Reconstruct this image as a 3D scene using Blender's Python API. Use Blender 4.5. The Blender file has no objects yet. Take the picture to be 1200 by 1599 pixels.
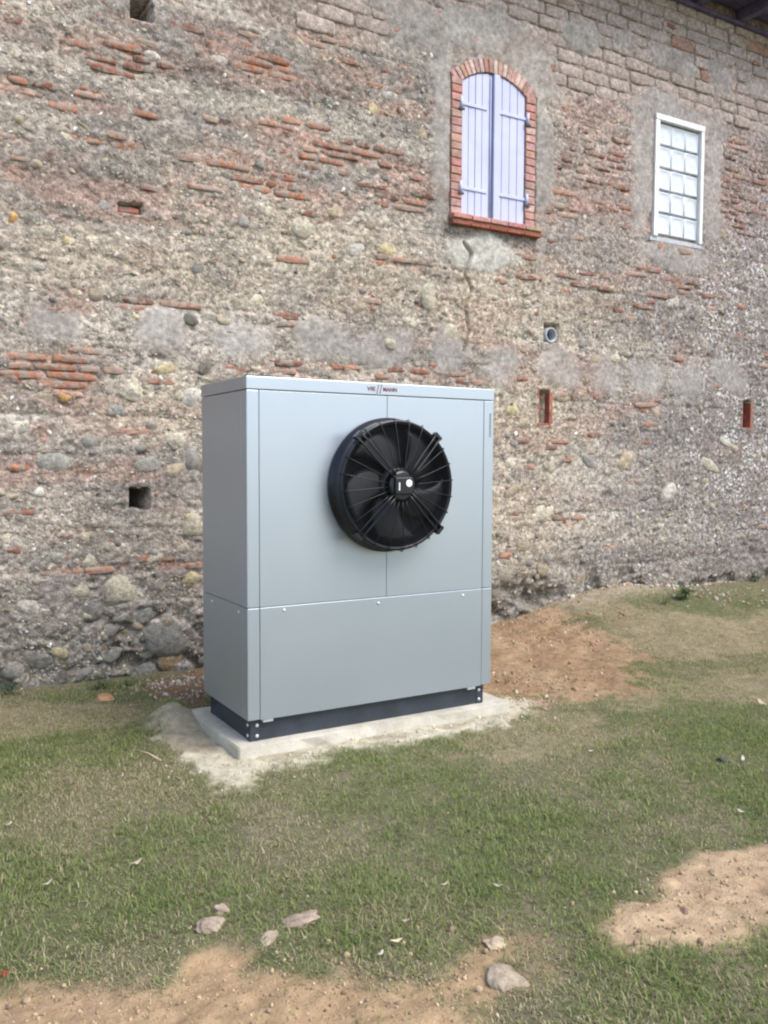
import bpy, bmesh, math, random
import numpy as np
from mathutils import Vector, Matrix

SC = bpy.context.scene
COL = SC.collection
RNG = np.random.default_rng(11)
random.seed(11)
R = math.radians

# ------------------------------------------------------------------ camera
CAM = np.array([-1.6423, -4.1235, 1.5208])
YAW, PITCH, ROLL, FPX = 0.53464, -0.05873, 0.00432, 1367.75      # fitted on a 1200 x 1599 frame
_F = np.array([math.sin(YAW)*math.cos(PITCH), math.cos(YAW)*math.cos(PITCH), math.sin(PITCH)])
_R0 = np.array([math.cos(YAW), -math.sin(YAW), 0.0]); _U0 = np.cross(_R0, _F)
_R = math.cos(ROLL)*_R0 + math.sin(ROLL)*_U0; _U = -math.sin(ROLL)*_R0 + math.cos(ROLL)*_U0
cam_d = bpy.data.cameras.new('camera'); cam = bpy.data.objects.new('camera', cam_d); COL.objects.link(cam)
cam.matrix_world = Matrix(((_R[0], _U[0], -_F[0], CAM[0]), (_R[1], _U[1], -_F[1], CAM[1]), (_R[2], _U[2], -_F[2], CAM[2]), (0, 0, 0, 1)))
cam_d.sensor_fit = 'VERTICAL'; cam_d.sensor_height = 24.0; cam_d.lens = FPX/1599*24.0
cam_d.clip_start = 0.05; cam_d.clip_end = 600
SC.camera = cam

# ------------------------------------------------------------------ light
SUN_EL, SUN_AZ = R(52), R(152)          # azimuth clockwise from +Y (north): in front of the wall, from the right
world = bpy.data.worlds.new('World'); SC.world = world; world.use_nodes = True
wn = world.node_tree; bg = wn.nodes['Background']
sky = wn.nodes.new('ShaderNodeTexSky'); sky.sky_type = 'NISHITA'; sky.sun_disc = False
sky.sun_elevation = SUN_EL; sky.sun_rotation = SUN_AZ; sky.air_density = 1.0; sky.dust_density = 1.7; sky.ozone_density = 1.0
wn.links.new(sky.outputs[0], bg.inputs[0]); bg.inputs[1].default_value = 0.15
sun_d = bpy.data.lights.new('sun', 'SUN'); sun_d.energy = 1.5; sun_d.angle = R(35); sun_d.color = (1.0, 0.95, 0.88)
sun = bpy.data.objects.new('sun', sun_d); COL.objects.link(sun)
_sd = Vector((math.sin(SUN_AZ)*math.cos(SUN_EL), math.cos(SUN_AZ)*math.cos(SUN_EL), math.sin(SUN_EL)))
sun.rotation_euler = _sd.to_track_quat('Z', 'Y').to_euler()
sun.location = (4, -6, 9)
SC.view_settings.view_transform = 'Standard'; SC.view_settings.look = 'None'
SC.view_settings.exposure = 1.05; SC.view_settings.gamma = 1.0; SC.view_settings.use_curve_mapping = False
SC.cycles.filter_width = 2.2

# ------------------------------------------------------------------ helpers
WY = 2.0                                   # the plane of the wall's face
def ray(px, py): return _F + _R*(px-600)/FPX - _U*(py-799.5)/FPX
def W(px, py, Y=WY):                       # point of the photo on the wall -> (x, z)
    d = ray(px, py); t = (Y-CAM[1])/d[1]; p = CAM+d*t; return p[0], p[2]
def G(px, py, Z=0.0):                      # point of the photo on the ground -> (x, y)
    d = ray(px, py); t = (Z-CAM[2])/d[2]; p = CAM+d*t; return p[0], p[1]

_T = np.random.default_rng(5).random((512, 512))
def vn(x, y, s=0):
    x = x+s*37.13; y = y+s*91.7
    xi = np.floor(x).astype(int); yi = np.floor(y).astype(int); fx = x-xi; fy = y-yi
    fx = fx*fx*(3-2*fx); fy = fy*fy*(3-2*fy)
    a = _T[xi % 512, yi % 512]; b = _T[(xi+1) % 512, yi % 512]; c = _T[xi % 512, (yi+1) % 512]; d = _T[(xi+1) % 512, (yi+1) % 512]
    return (a*(1-fx)+b*fx)*(1-fy)+(c*(1-fx)+d*fx)*fy
def fbm(x, y, f, o=4, s=0, g=0.5):         # about -1 .. 1
    r = 0; a = 1; n = 0
    for i in range(o):
        r = r+a*(vn(x*f, y*f, s+i*3)*2-1); n += a; a *= g; f *= 2.03
    return r/n
def ss(a, b, x):
    t = np.clip((x-a)/(b-a), 0, 1); return t*t*(3-2*t)

def mesh_np(name, V, F, smooth=False, col=None):
    V = np.asarray(V, np.float32); F = np.asarray(F, np.int32); k = F.shape[1]
    me = bpy.data.meshes.new(name)
    me.vertices.add(len(V)); me.vertices.foreach_set('co', V.ravel())
    me.loops.add(F.size); me.loops.foreach_set('vertex_index', F.ravel())
    me.polygons.add(len(F)); me.polygons.foreach_set('loop_start', np.arange(0, F.size, k, dtype=np.int32))
    if smooth: me.polygons.foreach_set('use_smooth', np.ones(len(F), bool))
    if col is not None:
        at = me.color_attributes.new('col', 'FLOAT_COLOR', 'POINT')
        c = np.ones((len(V), 4), np.float32); c[:, :3] = col; at.data.foreach_set('color', c.ravel())
    me.update(calc_edges=True)
    return me
def link(name, me, mat=None, parent=None, loc=(0, 0, 0), rot=(0, 0, 0), scale=(1, 1, 1)):
    o = bpy.data.objects.new(name, me); COL.objects.link(o)
    if mat is not None and me is not None and len(me.materials) == 0: me.materials.append(mat)
    o.location = loc; o.rotation_euler = rot; o.scale = scale
    if parent is not None: o.parent = parent
    return o
def empty(name, label, cat, loc=(0, 0, 0), group=None):
    o = bpy.data.objects.new(name, None); COL.objects.link(o); o.location = loc; o.empty_display_size = 0.1
    return tag(o, label, cat, group)
def tag(o, label, cat, group=None):
    o['label'] = label; o['category'] = cat
    if group: o['group'] = group
    return o

class MB:
    def __init__(s): s.v = []; s.f = []
    def add(s, v, f):
        n = len(s.v); s.v += [tuple(p) for p in v]; s.f += [tuple(i+n for i in q) for q in f]; return s
    def box(s, x0, x1, y0, y1, z0, z1):
        return s.add([(x0, y0, z0), (x1, y0, z0), (x1, y1, z0), (x0, y1, z0), (x0, y0, z1), (x1, y0, z1), (x1, y1, z1), (x0, y1, z1)],
                     [(0, 3, 2, 1), (4, 5, 6, 7), (0, 1, 5, 4), (1, 2, 6, 5), (2, 3, 7, 6), (3, 0, 4, 7)])
    def tube(s, pts, r, n=8, closed=False):
        P = [Vector(p) for p in pts]; m = len(P); rings = []
        rr = r if isinstance(r, (list, tuple)) else [r]*m
        for i, p in enumerate(P):
            a = P[(i-1) % m] if (closed or i > 0) else p; b = P[(i+1) % m] if (closed or i < m-1) else p
            d = (b-a).normalized(); q = d.orthogonal().normalized() if abs(d.y) > .9 else d.cross(Vector((0, 1, 0))).normalized(); w = d.cross(q)
            rings.append([p+(q*math.cos(2*math.pi*k/n)+w*math.sin(2*math.pi*k/n))*rr[i] for k in range(n)])
        v = [p for g in rings for p in g]; f = []
        for i in range(m if closed else m-1):
            j = (i+1) % m
            for k in range(n): f.append((i*n+k, i*n+(k+1) % n, j*n+(k+1) % n, j*n+k))
        if not closed: f += [tuple(range(n))[::-1], tuple(range((m-1)*n, m*n))]
        return s.add(v, f)
    def lathe(s, prof, c, n=48):           # profile of (r, y) turned about the Y axis through c
        v = []; f = []; m = len(prof)
        for k in range(n):
            a = 2*math.pi*k/n
            v += [(c[0]+r*math.cos(a), c[1]+y, c[2]+r*math.sin(a)) for r, y in prof]
        for k in range(n):
            for i in range(m-1):
                a = k*m+i; b = ((k+1) % n)*m+i; f.append((a, b, b+1, a+1))
        return s.add(v, f)
    def prism(s, poly, y0, y1):            # polygon in x, z (counter-clockwise seen from -Y) between two y
        n = len(poly)
        v = [(x, y0, z) for x, z in poly]+[(x, y1, z) for x, z in poly]
        f = [tuple(range(n)), tuple(range(2*n-1, n-1, -1))]+[(i, i+n, (i+1) % n+n, (i+1) % n) for i in range(n)]
        return s.add(v, f)
    def mesh(s, name, smooth=False):
        me = bpy.data.meshes.new(name); me.from_pydata(s.v, [], s.f); me.update()
        bm = bmesh.new(); bm.from_mesh(me); bmesh.ops.recalc_face_normals(bm, faces=bm.faces); bm.to_mesh(me); bm.free()
        if smooth:
            for p in me.polygons: p.use_smooth = True
        return me
    def build(s, name, mat, parent=None, bev=0.0, smooth=False, loc=(0, 0, 0), seg=2):
        o = link(name, s.mesh(name, smooth), mat, parent, loc)
        if bev:
            b = o.modifiers.new('bevel', 'BEVEL'); b.width = bev; b.segments = seg; b.limit_method = 'ANGLE'; b.angle_limit = R(40)
        return o

# ------------------------------------------------------------------ materials
class NT:
    def __init__(s, name):
        s.m = bpy.data.materials.new(name); s.m.use_nodes = True; s.t = s.m.node_tree; s.p = s.t.nodes['Principled BSDF']
    def n(s, typ, **kw):
        o = s.t.nodes.new(typ)
        for k, v in kw.items(): setattr(o, k, v)
        return o
    def set(s, sock, v):
        if hasattr(v, 'is_output') or hasattr(v, 'links'): s.t.links.new(v, sock)
        else: sock.default_value = v
    def noise(s, scale, detail=4, rough=0.6, vec=None):
        o = s.n('ShaderNodeTexNoise'); o.inputs['Scale'].default_value = scale; o.inputs['Detail'].default_value = detail; o.inputs['Roughness'].default_value = rough
        if vec is not None: s.t.links.new(vec, o.inputs['Vector'])
        return o.outputs['Fac']
    def coord(s, kind='Object', scale=None):
        o = s.n('ShaderNodeTexCoord').outputs[kind]
        if scale:
            m = s.n('ShaderNodeMapping'); m.inputs['Scale'].default_value = scale; s.t.links.new(o, m.inputs['Vector']); o = m.outputs[0]
        return o
    def n_warp(s, P):
        o = s.n('ShaderNodeVectorMath', operation='ADD'); q = s.n('ShaderNodeTexNoise'); q.inputs['Scale'].default_value = 30; s.t.links.new(P, q.inputs['Vector'])
        k = s.n('ShaderNodeVectorMath', operation='SCALE'); k.inputs['Scale'].default_value = 0.02; s.t.links.new(q.outputs['Color'], k.inputs[0])
        s.t.links.new(P, o.inputs[0]); s.t.links.new(k.outputs[0], o.inputs[1]); return o.outputs[0]
    def pos(s): return s.n('ShaderNodeNewGeometry').outputs['Position']
    def ramp(s, fac, a, b, va=0.0, vb=1.0):
        o = s.n('ShaderNodeMapRange'); o.interpolation_type = 'SMOOTHSTEP'
        for k, v in zip(('From Min', 'From Max', 'To Min', 'To Max'), (a, b, va, vb)): o.inputs[k].default_value = v
        s.t.links.new(fac, o.inputs['Value']); return o.outputs['Result']
    def mix(s, fac, a, b, mode='MIX'):
        o = s.n('ShaderNodeMix'); o.data_type = 'RGBA'; o.blend_type = mode
        s.set(o.inputs['Factor'], fac); s.set(o.inputs['A'], c4(a)); s.set(o.inputs['B'], c4(b)); return o.outputs['Result']
    def math(s, op, a, b):
        o = s.n('ShaderNodeMath', operation=op); s.set(o.inputs[0], a); s.set(o.inputs[1], b); return o.outputs[0]
    def attr(s, name): return s.n('ShaderNodeAttribute', attribute_name=name).outputs['Color']
    def ocol(s): return s.n('ShaderNodeObjectInfo').outputs['Color']
    def bump(s, h, strength=0.5, dist=0.01, normal=None):
        o = s.n('ShaderNodeBump'); o.inputs['Strength'].default_value = strength; o.inputs['Distance'].default_value = dist
        s.t.links.new(h, o.inputs['Height'])
        if normal is not None: s.t.links.new(normal, o.inputs['Normal'])
        return o.outputs[0]
    def out(s, color=None, rough=0.9, normal=None, metal=0.0, spec=None):
        if color is not None: s.set(s.p.inputs['Base Color'], c4(color))
        s.set(s.p.inputs['Roughness'], rough); s.set(s.p.inputs['Metallic'], metal)
        if normal is not None: s.t.links.new(normal, s.p.inputs['Normal'])
        if spec is not None: s.p.inputs['Specular IOR Level'].default_value = spec
        return s.m
def c4(c):
    return (c[0], c[1], c[2], 1.0) if isinstance(c, (tuple, list)) and len(c) == 3 else c

def masonry(name, src, speck=0.5, smear=0.0, fine=1.0, lich=False, grain=0.0):
    n = NT(name); P = n.pos()
    c = n.attr('col') if src == 'attr' else n.ocol()
    a = n.noise(26, 6, 0.7, P); b = n.noise(95, 4, 0.7, P); d = n.noise(7, 4, 0.6, P)
    vo = n.n('ShaderNodeTexVoronoi'); vo.inputs['Scale'].default_value = 42; n.t.links.new(n.n_warp(P), vo.inputs['Vector'])
    vs = n.n('ShaderNodeSeparateColor'); n.t.links.new(vo.outputs['Color'], vs.inputs[0])
    calm = 1.0
    if lich:
        L = n.n('ShaderNodeSeparateColor'); n.t.links.new(n.attr('msk'), L.inputs[0]); calm = n.math('SUBTRACT', 1.0, n.math('MULTIPLY', L.outputs[1], 0.6))
    var = n.mix(n.ramp(a, 0.28, 0.72), (0.66, 0.65, 0.63), (1.28, 1.28, 1.27))
    if grain:
        g1 = n.mix(vs.outputs[0], (1-.55*grain, 1-.56*grain, 1-.57*grain), (1+.55*grain, 1+.54*grain, 1+.52*grain))
        var = n.mix(1.0, var, g1, 'MULTIPLY')
    c = n.mix(1.0, c, n.mix(calm, (1.0, 1.0, 1.0), var), 'MULTIPLY')
    if lich: speck = n.math('MULTIPLY', calm, speck)
    if smear:
        c = n.mix(n.ramp(n.noise(17, 5, 0.65, P), 0.56-0.18*smear, 0.66-0.12*smear), c, (0.30, 0.265, 0.22))
    c = n.mix(n.math('MULTIPLY', n.ramp(b, 0.60, 0.72), speck), c, (0.60, 0.56, 0.50))
    c = n.mix(n.math('MULTIPLY', n.ramp(b, 0.40, 0.30), speck), c, (0.085, 0.075, 0.065))
    c = n.mix(n.math('MULTIPLY', n.ramp(d, 0.56, 0.70), 0.30), c, (0.17, 0.155, 0.14))
    if lich:
        w = n.math('MULTIPLY', n.ramp(n.noise(26, 5, 0.75, P), 0.52, 0.58), n.ramp(n.noise(3.5, 3, 0.6, P), 0.42, 0.60))
        c = n.mix(n.math('MULTIPLY', w, L.outputs[0]), c, (0.74, 0.73, 0.72))
    h = n.math('ADD', n.math('MULTIPLY', a, 1.0), n.math('MULTIPLY', b, 0.45))
    if grain: h = n.math('SUBTRACT', h, n.math('MULTIPLY', vo.outputs['Distance'], 0.9*grain))
    if lich: h = n.math('MULTIPLY', h, calm)
    return n.out(c, 0.95, n.bump(h, 0.9*fine, 0.012), spec=0.15)

M = {}
M['wall'] = masonry('rubble_mortar', 'attr', 0.85, lich=True, grain=0.62, fine=.95)
M['brick'] = masonry('old_brick', 'obj', 0.22, 0.58, 0.8, grain=.25)
M['newbrick'] = masonry('red_brick', 'obj', 0.06, 0.0, 0.35)
M['stone'] = masonry('field_stone', 'obj', 0.25, 0.12, 0.9, grain=.3)
M['pebble'] = masonry('pebble_mix', 'attr', 0.20, 0.0, 0.6)
M['block'] = masonry('mud_block', 'obj', 0.40, 0.25, 0.8, grain=.35)

def paint(name, col, rough=0.5, var=0.12, metal=0.0, bump=0.0, sc=9):
    n = NT(name); P = n.coord('Object')
    f = n.noise(sc, 5, 0.6, P)
    c = n.mix(n.ramp(f, 0.3, 0.7), tuple(k*(1-var) for k in col), tuple(min(1, k*(1+var)) for k in col))
    return n.out(c, rough, n.bump(n.noise(160, 3, 0.6, P), bump, 0.002) if bump else None, metal)
def cabinet_mat():
    n = NT('silver_powder_coat'); P = n.coord('Object')
    f = n.noise(2.2, 5, 0.6, P); g = n.noise(420, 2, 0.5, P); d = n.noise(14, 5, 0.7, P)
    c = n.mix(n.ramp(f, 0.3, 0.7), (0.45, 0.505, 0.555), (0.47, 0.52, 0.57))
    c = n.mix(n.math('MULTIPLY', n.ramp(d, 0.60, 0.78), 0.10), c, (0.40, 0.40, 0.38))
    nb = n.bump(n.math('ADD', n.math('MULTIPLY', n.noise(0.9, 1, 0.5, P), 3.0), n.math('MULTIPLY', g, 0.02)), 0.10, 0.006)
    return n.out(c, n.ramp(d, 0.3, 0.7, 0.38, 0.40), nb, 0.72)
M['cab'] = cabinet_mat()
M['plinth'] = paint('dark_steel', (0.028, 0.036, 0.048), 0.5, 0.2, 0.0, 0.2)
M['black'] = paint('black_plastic', (0.007, 0.008, 0.011), 0.34, 0.3, 0.0, 0.1)
M['wire'] = paint('black_wire', (0.006, 0.0065, 0.009), 0.36, 0.2)
M['ring'] = paint('black_ring_wire', (0.003, 0.003, 0.004), 0.7, 0.2)
M['blade'] = paint('black_blade', (0.005, 0.0055, 0.008), 0.55, 0.3, 0.0, 0.1, 5)
M['white'] = paint('white_sticker', (0.80, 0.80, 0.80), 0.4, 0.02)
M['screw'] = paint('pale_screw', (0.62, 0.64, 0.66), 0.35, 0.05, 0.4)
M['red'] = paint('dark_red_print', (0.20, 0.022, 0.03), 0.5, 0.1)
M['greyprint'] = paint('grey_print', (0.22, 0.24, 0.26), 0.5, 0.1)
M['lav'] = paint('lavender_paint', (0.51, 0.525, 0.70), 0.55, 0.06, 0.0, 0.25, 3)
M['lavd'] = paint('slate_blue', (0.48, 0.53, 0.68), 0.55, 0.1, 0.0, 0.25, 3)  # slightly cooler tone for the recessed edge board and bolt rod
M['iron'] = paint('dark_iron', (0.05, 0.045, 0.05), 0.6, 0.3, 0.3)
M['wframe'] = paint('white_paint', (0.78, 0.78, 0.77), 0.6, 0.06, 0.0, 0.3)
M['joint'] = paint('grey_grout', (0.45, 0.46, 0.48), 0.9, 0.15, 0.0, 0.4, 30)
M['pvc'] = paint('grey_pvc', (0.36, 0.38, 0.40), 0.5, 0.15)
M['dark_depth'] = paint('painted_dark_depth', (0.006, 0.006, 0.008), 0.8, 0.2)  # near-black colour standing in for the shade inside hollows
M['wood'] = paint('dark_wood', (0.11, 0.095, 0.17), 0.8, 0.3, 0.0, 0.6, 6)
M['terra'] = paint('terracotta', (0.30, 0.11, 0.07), 0.9, 0.3, 0.0, 0.6, 14)
def glass_mat():
    n = NT('pressed_glass'); P = n.coord('Object')
    n.p.inputs['Transmission Weight'].default_value = 0.25; n.p.inputs['IOR'].default_value = 1.45
    n.p.inputs['Coat Weight'].default_value = 0.6; n.p.inputs['Coat Roughness'].default_value = 0.08
    return n.out((0.82, 0.86, 0.90), 0.22, n.bump(n.noise(22, 2, 0.5, P), 0.35, 0.01))
M['glass'] = glass_mat()
def concrete_mat():
    n = NT('slab_concrete'); P = n.pos()
    a = n.noise(6, 6, 0.65, P); b = n.noise(60, 4, 0.7, P)
    c = n.mix(n.ramp(a, 0.3, 0.7), (0.43, 0.40, 0.33), (0.60, 0.565, 0.48))
    c = n.mix(n.math('MULTIPLY', n.ramp(b, 0.56, 0.70), 0.5), c, (0.26, 0.24, 0.20))
    return n.out(c, 0.92, n.bump(n.math('ADD', a, b), 0.5, 0.008), spec=0.2)
M['concrete'] = concrete_mat()
def ground_mat():
    n = NT('soil'); P = n.pos(); c = n.attr('col')
    a = n.noise(18, 6, 0.7, P); b = n.noise(110, 4, 0.7, P); d = n.noise(330, 2, 0.6, P)
    c = n.mix(1.0, c, n.mix(n.ramp(a, 0.28, 0.72), (0.74, 0.72, 0.70), (1.20, 1.20, 1.20)), 'MULTIPLY')
    c = n.mix(n.math('MULTIPLY', n.ramp(b, 0.60, 0.72), 0.35), c, (0.58, 0.50, 0.38))
    c = n.mix(n.math('MULTIPLY', n.ramp(b, 0.40, 0.28), 0.45), c, (0.10, 0.08, 0.055))
    h = n.math('ADD', a, n.math('ADD', n.math('MULTIPLY', b, 0.5), n.math('MULTIPLY', d, 0.15)))
    return n.out(c, 0.97, n.bump(h, 1.0, 0.016), spec=0.1)
M['ground'] = ground_mat()
def attr_mat(name, rough=0.75, spec=0.2, trans=0.0):
    n = NT(name)
    if trans:
        n.p.inputs['Subsurface Weight'].default_value = 0.0
    return n.out(n.attr('col'), rough, spec=spec)
def blade_mat():
    n = NT('grass_blades'); c = n.attr('col'); t = n.t; t.nodes.remove(n.p)
    d = n.n('ShaderNodeBsdfDiffuse'); r = n.n('ShaderNodeBsdfTranslucent'); m = n.n('ShaderNodeMixShader'); m.inputs[0].default_value = 0.35
    t.links.new(c, d.inputs[0]); t.links.new(c, r.inputs[0]); t.links.new(d.outputs[0], m.inputs[1]); t.links.new(r.outputs[0], m.inputs[2])
    t.links.new(m.outputs[0], [q for q in t.nodes if q.type == 'OUTPUT_MATERIAL'][0].inputs[0]); return n.m
M['grass'] = blade_mat()
M['leaf'] = attr_mat('weed_leaves', 0.6, 0.3)
M['clod'] = masonry('dry_clod', 'obj', 0.2, 0.0, 0.8)
M['dryleaf'] = masonry('dry_leaf', 'obj', 0.1, 0.0, 0.3)

# ------------------------------------------------------------------ wall maps
def ell(X, Z, cx, cy, rx, ry, soft=0.45, wob=0.7, s=0, f=4.0):
    x0, z0 = W(cx, cy); a = abs(W(cx+rx, cy)[0]-W(cx-rx, cy)[0])/2; b = abs(W(cx, cy+ry)[1]-W(cx, cy-ry)[1])/2
    near = (np.abs(X-x0) < a*1.8) & (np.abs(Z-z0) < b*1.8); o = np.zeros_like(X)
    if not near.any(): return o
    x, z = X[near], Z[near]
    d = np.sqrt(((x-x0)/a)**2+((z-z0)/b)**2)+wob*fbm(x, z, f, 4, s)
    o[near] = 1-ss(1-soft, 1+soft*0.6, d); return o
CEMENT = [(95, 505, 42, 32), (245, 512, 36, 34), (370, 530, 55, 30), (500, 530, 42, 32), (590, 542, 55, 26), (700, 545, 32, 38), (782, 572, 26, 36),
          (870, 575, 36, 34), (945, 585, 28, 30), (1012, 592, 28, 28), (1075, 592, 28, 28), (1142, 596, 34, 28),
          (760, 62, 140, 52), (662, 30, 45, 38), (690, 210, 17, 170), (848, 240, 15, 150), (760, 392, 70, 26),
          (1055, 178, 72, 30), (1003, 280, 18, 115), (1112, 290, 14, 115), (1055, 395, 52, 26),
          (912, 58, 32, 26), (975, 62, 22, 18), (1050, 98, 36, 20), (1125, 125, 20, 24), (1182, 138, 18, 20), (240, 520, 20, 14), (830, 130, 44, 26)]
DARK = [(110, 1010, 190, 70), (230, 985, 90, 50), (250, 1040, 90, 40), (30, 1000, 80, 50), (60, 480, 40, 30), (340, 420, 60, 40), (820, 945, 46, 42), (1050, 880, 190, 46), (930, 870, 80, 40), (1140, 760, 130, 140), (1170, 700, 90, 110),
        (110, 860, 60, 30), (300, 1010, 60, 50), (510, 140, 70, 40), (320, 110, 60, 30), (860, 230, 60, 40), (80, 260, 60, 30), (1180, 560, 70, 120), (1000, 500, 90, 60)]
WARM = [(770, 460, 130, 90), (830, 650, 90, 80), (330, 430, 120, 60), (560, 420, 140, 80), (260, 640, 120, 60), (810, 810, 70, 90), (480, 380, 160, 60), (150, 410, 140, 50), (880, 480, 110, 60)]
# areas where bricks come to the surface: x, y, half width, half height, chance, tone (0 dark red, 1 orange)
BR = [(100, 575, 80, 42, .97, .75), (25, 590, 30, 35, .6, .6), (190, 85, 110, 36, .62, .35), (350, 55, 70, 26, .45, .3), (55, 45, 60, 26, .4, .3), (60, 140, 70, 22, .55, .5), (150, 160, 60, 20, .5, .5),
      (180, 225, 55, 14, .75, .8), (225, 183, 22, 8, 1, .9), (340, 192, 28, 9, 1, .9), (345, 250, 60, 30, .5, .6), (100, 245, 40, 12, .5, .6), (20, 270, 30, 14, .5, .8),
      (420, 105, 40, 18, .7, .8), (545, 110, 70, 22, .55, .7), (625, 125, 30, 28, .6, .4), (450, 200, 80, 30, .55, .9), (450, 235, 60, 14, .7, .9), (560, 245, 130, 30, .55, .45), (440, 290, 65, 18, .75, .75), (625, 312, 55, 24, .75, .35),
      (300, 275, 60, 18, .45, .6), (535, 250, 100, 14, .6, .5), (945, 230, 70, 46, .62, .15), (910, 260, 60, 24, .6, .3), (930, 310, 90, 36, .55, .5), (870, 330, 30, 20, .8, .7), (1000, 350, 30, 20, .5, .3), (975, 250, 40, 24, .5, .15),
      (1160, 280, 60, 60, .6, .1), (1140, 340, 50, 40, .5, .2), (240, 472, 50, 9, .8, .8), (110, 890, 130, 7, .75, .35), (275, 884, 40, 7, .8, .3), (890, 815, 20, 8, .9, 1.0), (805, 808, 14, 8, .8, .7),
      (788, 865, 16, 8, .9, .8), (1015, 628, 28, 18, .8, .6), (955, 855, 16, 8, .7, .7), (640, 415, 60, 14, .5, .5), (560, 440, 60, 10, .4, .8), (800, 430, 40, 12, .5, .9), (130, 735, 26, 8, .8, .4), (230, 735, 30, 8, .5, .5), (230, 685, 40, 16, .45, .5),
      (66, 675, 16, 16, .8, .4), (20, 720, 20, 16, .6, .6), (15, 800, 16, 8, .6, .8), (45, 800, 14, 8, .8, .6), (470, 575, 120, 14, .5, .6), (620, 580, 100, 12, .55, .7), (780, 590, 40, 10, .4, .8), (890, 15, 45, 16, .8, .5),
      (700, 590, 60, 14, .5, .5), (90, 330, 80, 12, .35, .4), (250, 300, 60, 12, .4, .4), (530, 60, 90, 14, .35, .6), (1010, 690, 30, 10, .4, .6), (940, 440, 60, 14, .45, .3), (960, 480, 90, 12, .4, .3), (1100, 450, 60, 20, .35, .3), (850, 690, 40, 14, .35, .3), (10, 640, 20, 10, .4, .5)]
def block_zone(X, Z):                     # pale mud blocks of the raised upper storey
    x1, z1 = W(390, 40); x2, z2 = W(690, 60); x3, z3 = W(1040, 175)
    lim = np.interp(X, [x1-.4, x1, x2, x3, x3+1.5, x3+6], [z1+.5, z1, z2-.10, z3-.02, z3+.05, z3+.05])
    return ss(-0.06, 0.06, Z-lim+0.05*fbm(X, Z, 2.0, 3, 40))

def axis(a, b, step, lo, hi, grow=1.25):
    c = list(np.arange(a, b+1e-6, step)); s = step; l = []; x = a
    while x > lo: s *= grow; x -= s; l.append(x)
    s = step; r = []; x = b
    while x < hi: s *= grow; x += s; r.append(x)
    return np.array(l[::-1]+c+r)
xs = axis(-1.5, 7.6, 0.0125, -5, 14); zs = axis(-0.12, 6.11, 0.0125, -0.4, 6.12)
ZT = 6.01                                  # underside of the eave
zs = zs[zs < 6.14]
X, Z = np.meshgrid(xs, zs)
grey = np.zeros_like(X)
for i, e in enumerate(CEMENT): grey = np.maximum(grey, ell(X, Z, *e, s=i))
dark = np.zeros_like(X); warm = np.zeros_like(X); bric = np.zeros_like(X)
for i, e in enumerate(DARK): dark = np.maximum(dark, ell(X, Z, *e, soft=0.7, wob=0.6, s=i+50))
for i, e in enumerate(WARM): warm = np.maximum(warm, ell(X, Z, *e, soft=0.8, wob=0.5, s=i+90))
for i, e in enumerate(BR): bric = np.maximum(bric, ell(X, Z, *e[:4], soft=0.5, wob=0.4, s=i+20)*min(1, e[4]*1.1))
blk = block_zone(X, Z)
Hh = 0.010*fbm(X, Z, 1.7, 3, 1)+0.007*fbm(X*0.8, Z*1.3, 7, 3, 2)+0.010*fbm(X*.8, Z*1.2, 19, 3, 3, .7)
Hh -= 0.014*ss(0.30, 0.55, fbm(X*.7, Z*1.5, 9, 3, 7))                       # open pits and raked joints
crs = np.abs(((Z+0.02*fbm(X, Z, 0.9, 2, 8))/0.26) % 1-0.5)                   # faint coursing of the rubble
Hh -= 0.012*ss(0.43, 0.5, crs)*(0.5+0.5*fbm(X, Z, 2.5, 2, 9))
lowb = 1-ss(0.1, 0.75, Z+0.15*fbm(X, Z, 1.5, 3, 10))
Hh += lowb*0.04*fbm(X, Z, 3.5, 3, 11)-lowb*0.07*ss(0.08, 0.40, fbm(X, Z*1.2, 5, 3, 12))
Hh -= 0.007*bric
hg = 0.010+0.004*fbm(X, Z, 5, 4, 6)
blz = blk*(1-grey)
Hh = Hh*(1-blz)+blz*(-0.014+0.7*Hh)
Hh = Hh*(1-0.9*grey)+0.9*grey*hg
hol = ell(X, Z, 822, 935, 42, 34, soft=.6, wob=.6, s=201)
Hh -= hol*(0.07+0.09*fbm(X, Z, 9, 3, 202))
# crack under the window
ck = [(724, 378), (736, 398), (727, 428), (738, 452), (728, 482), (733, 520), (724, 548)]
ckw = [W(*p) for p in ck]
for (a, b), (c, d) in zip(ckw[:-1], ckw[1:]):
    t = np.clip(((X-a)*(c-a)+(Z-b)*(d-b))/((c-a)**2+(d-b)**2), 0, 1); dd = np.hypot(X-a-t*(c-a), Z-b-t*(d-b))
    Hh = np.minimum(Hh, -0.055+ss(0.004, 0.022, dd)*0.09)
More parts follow.
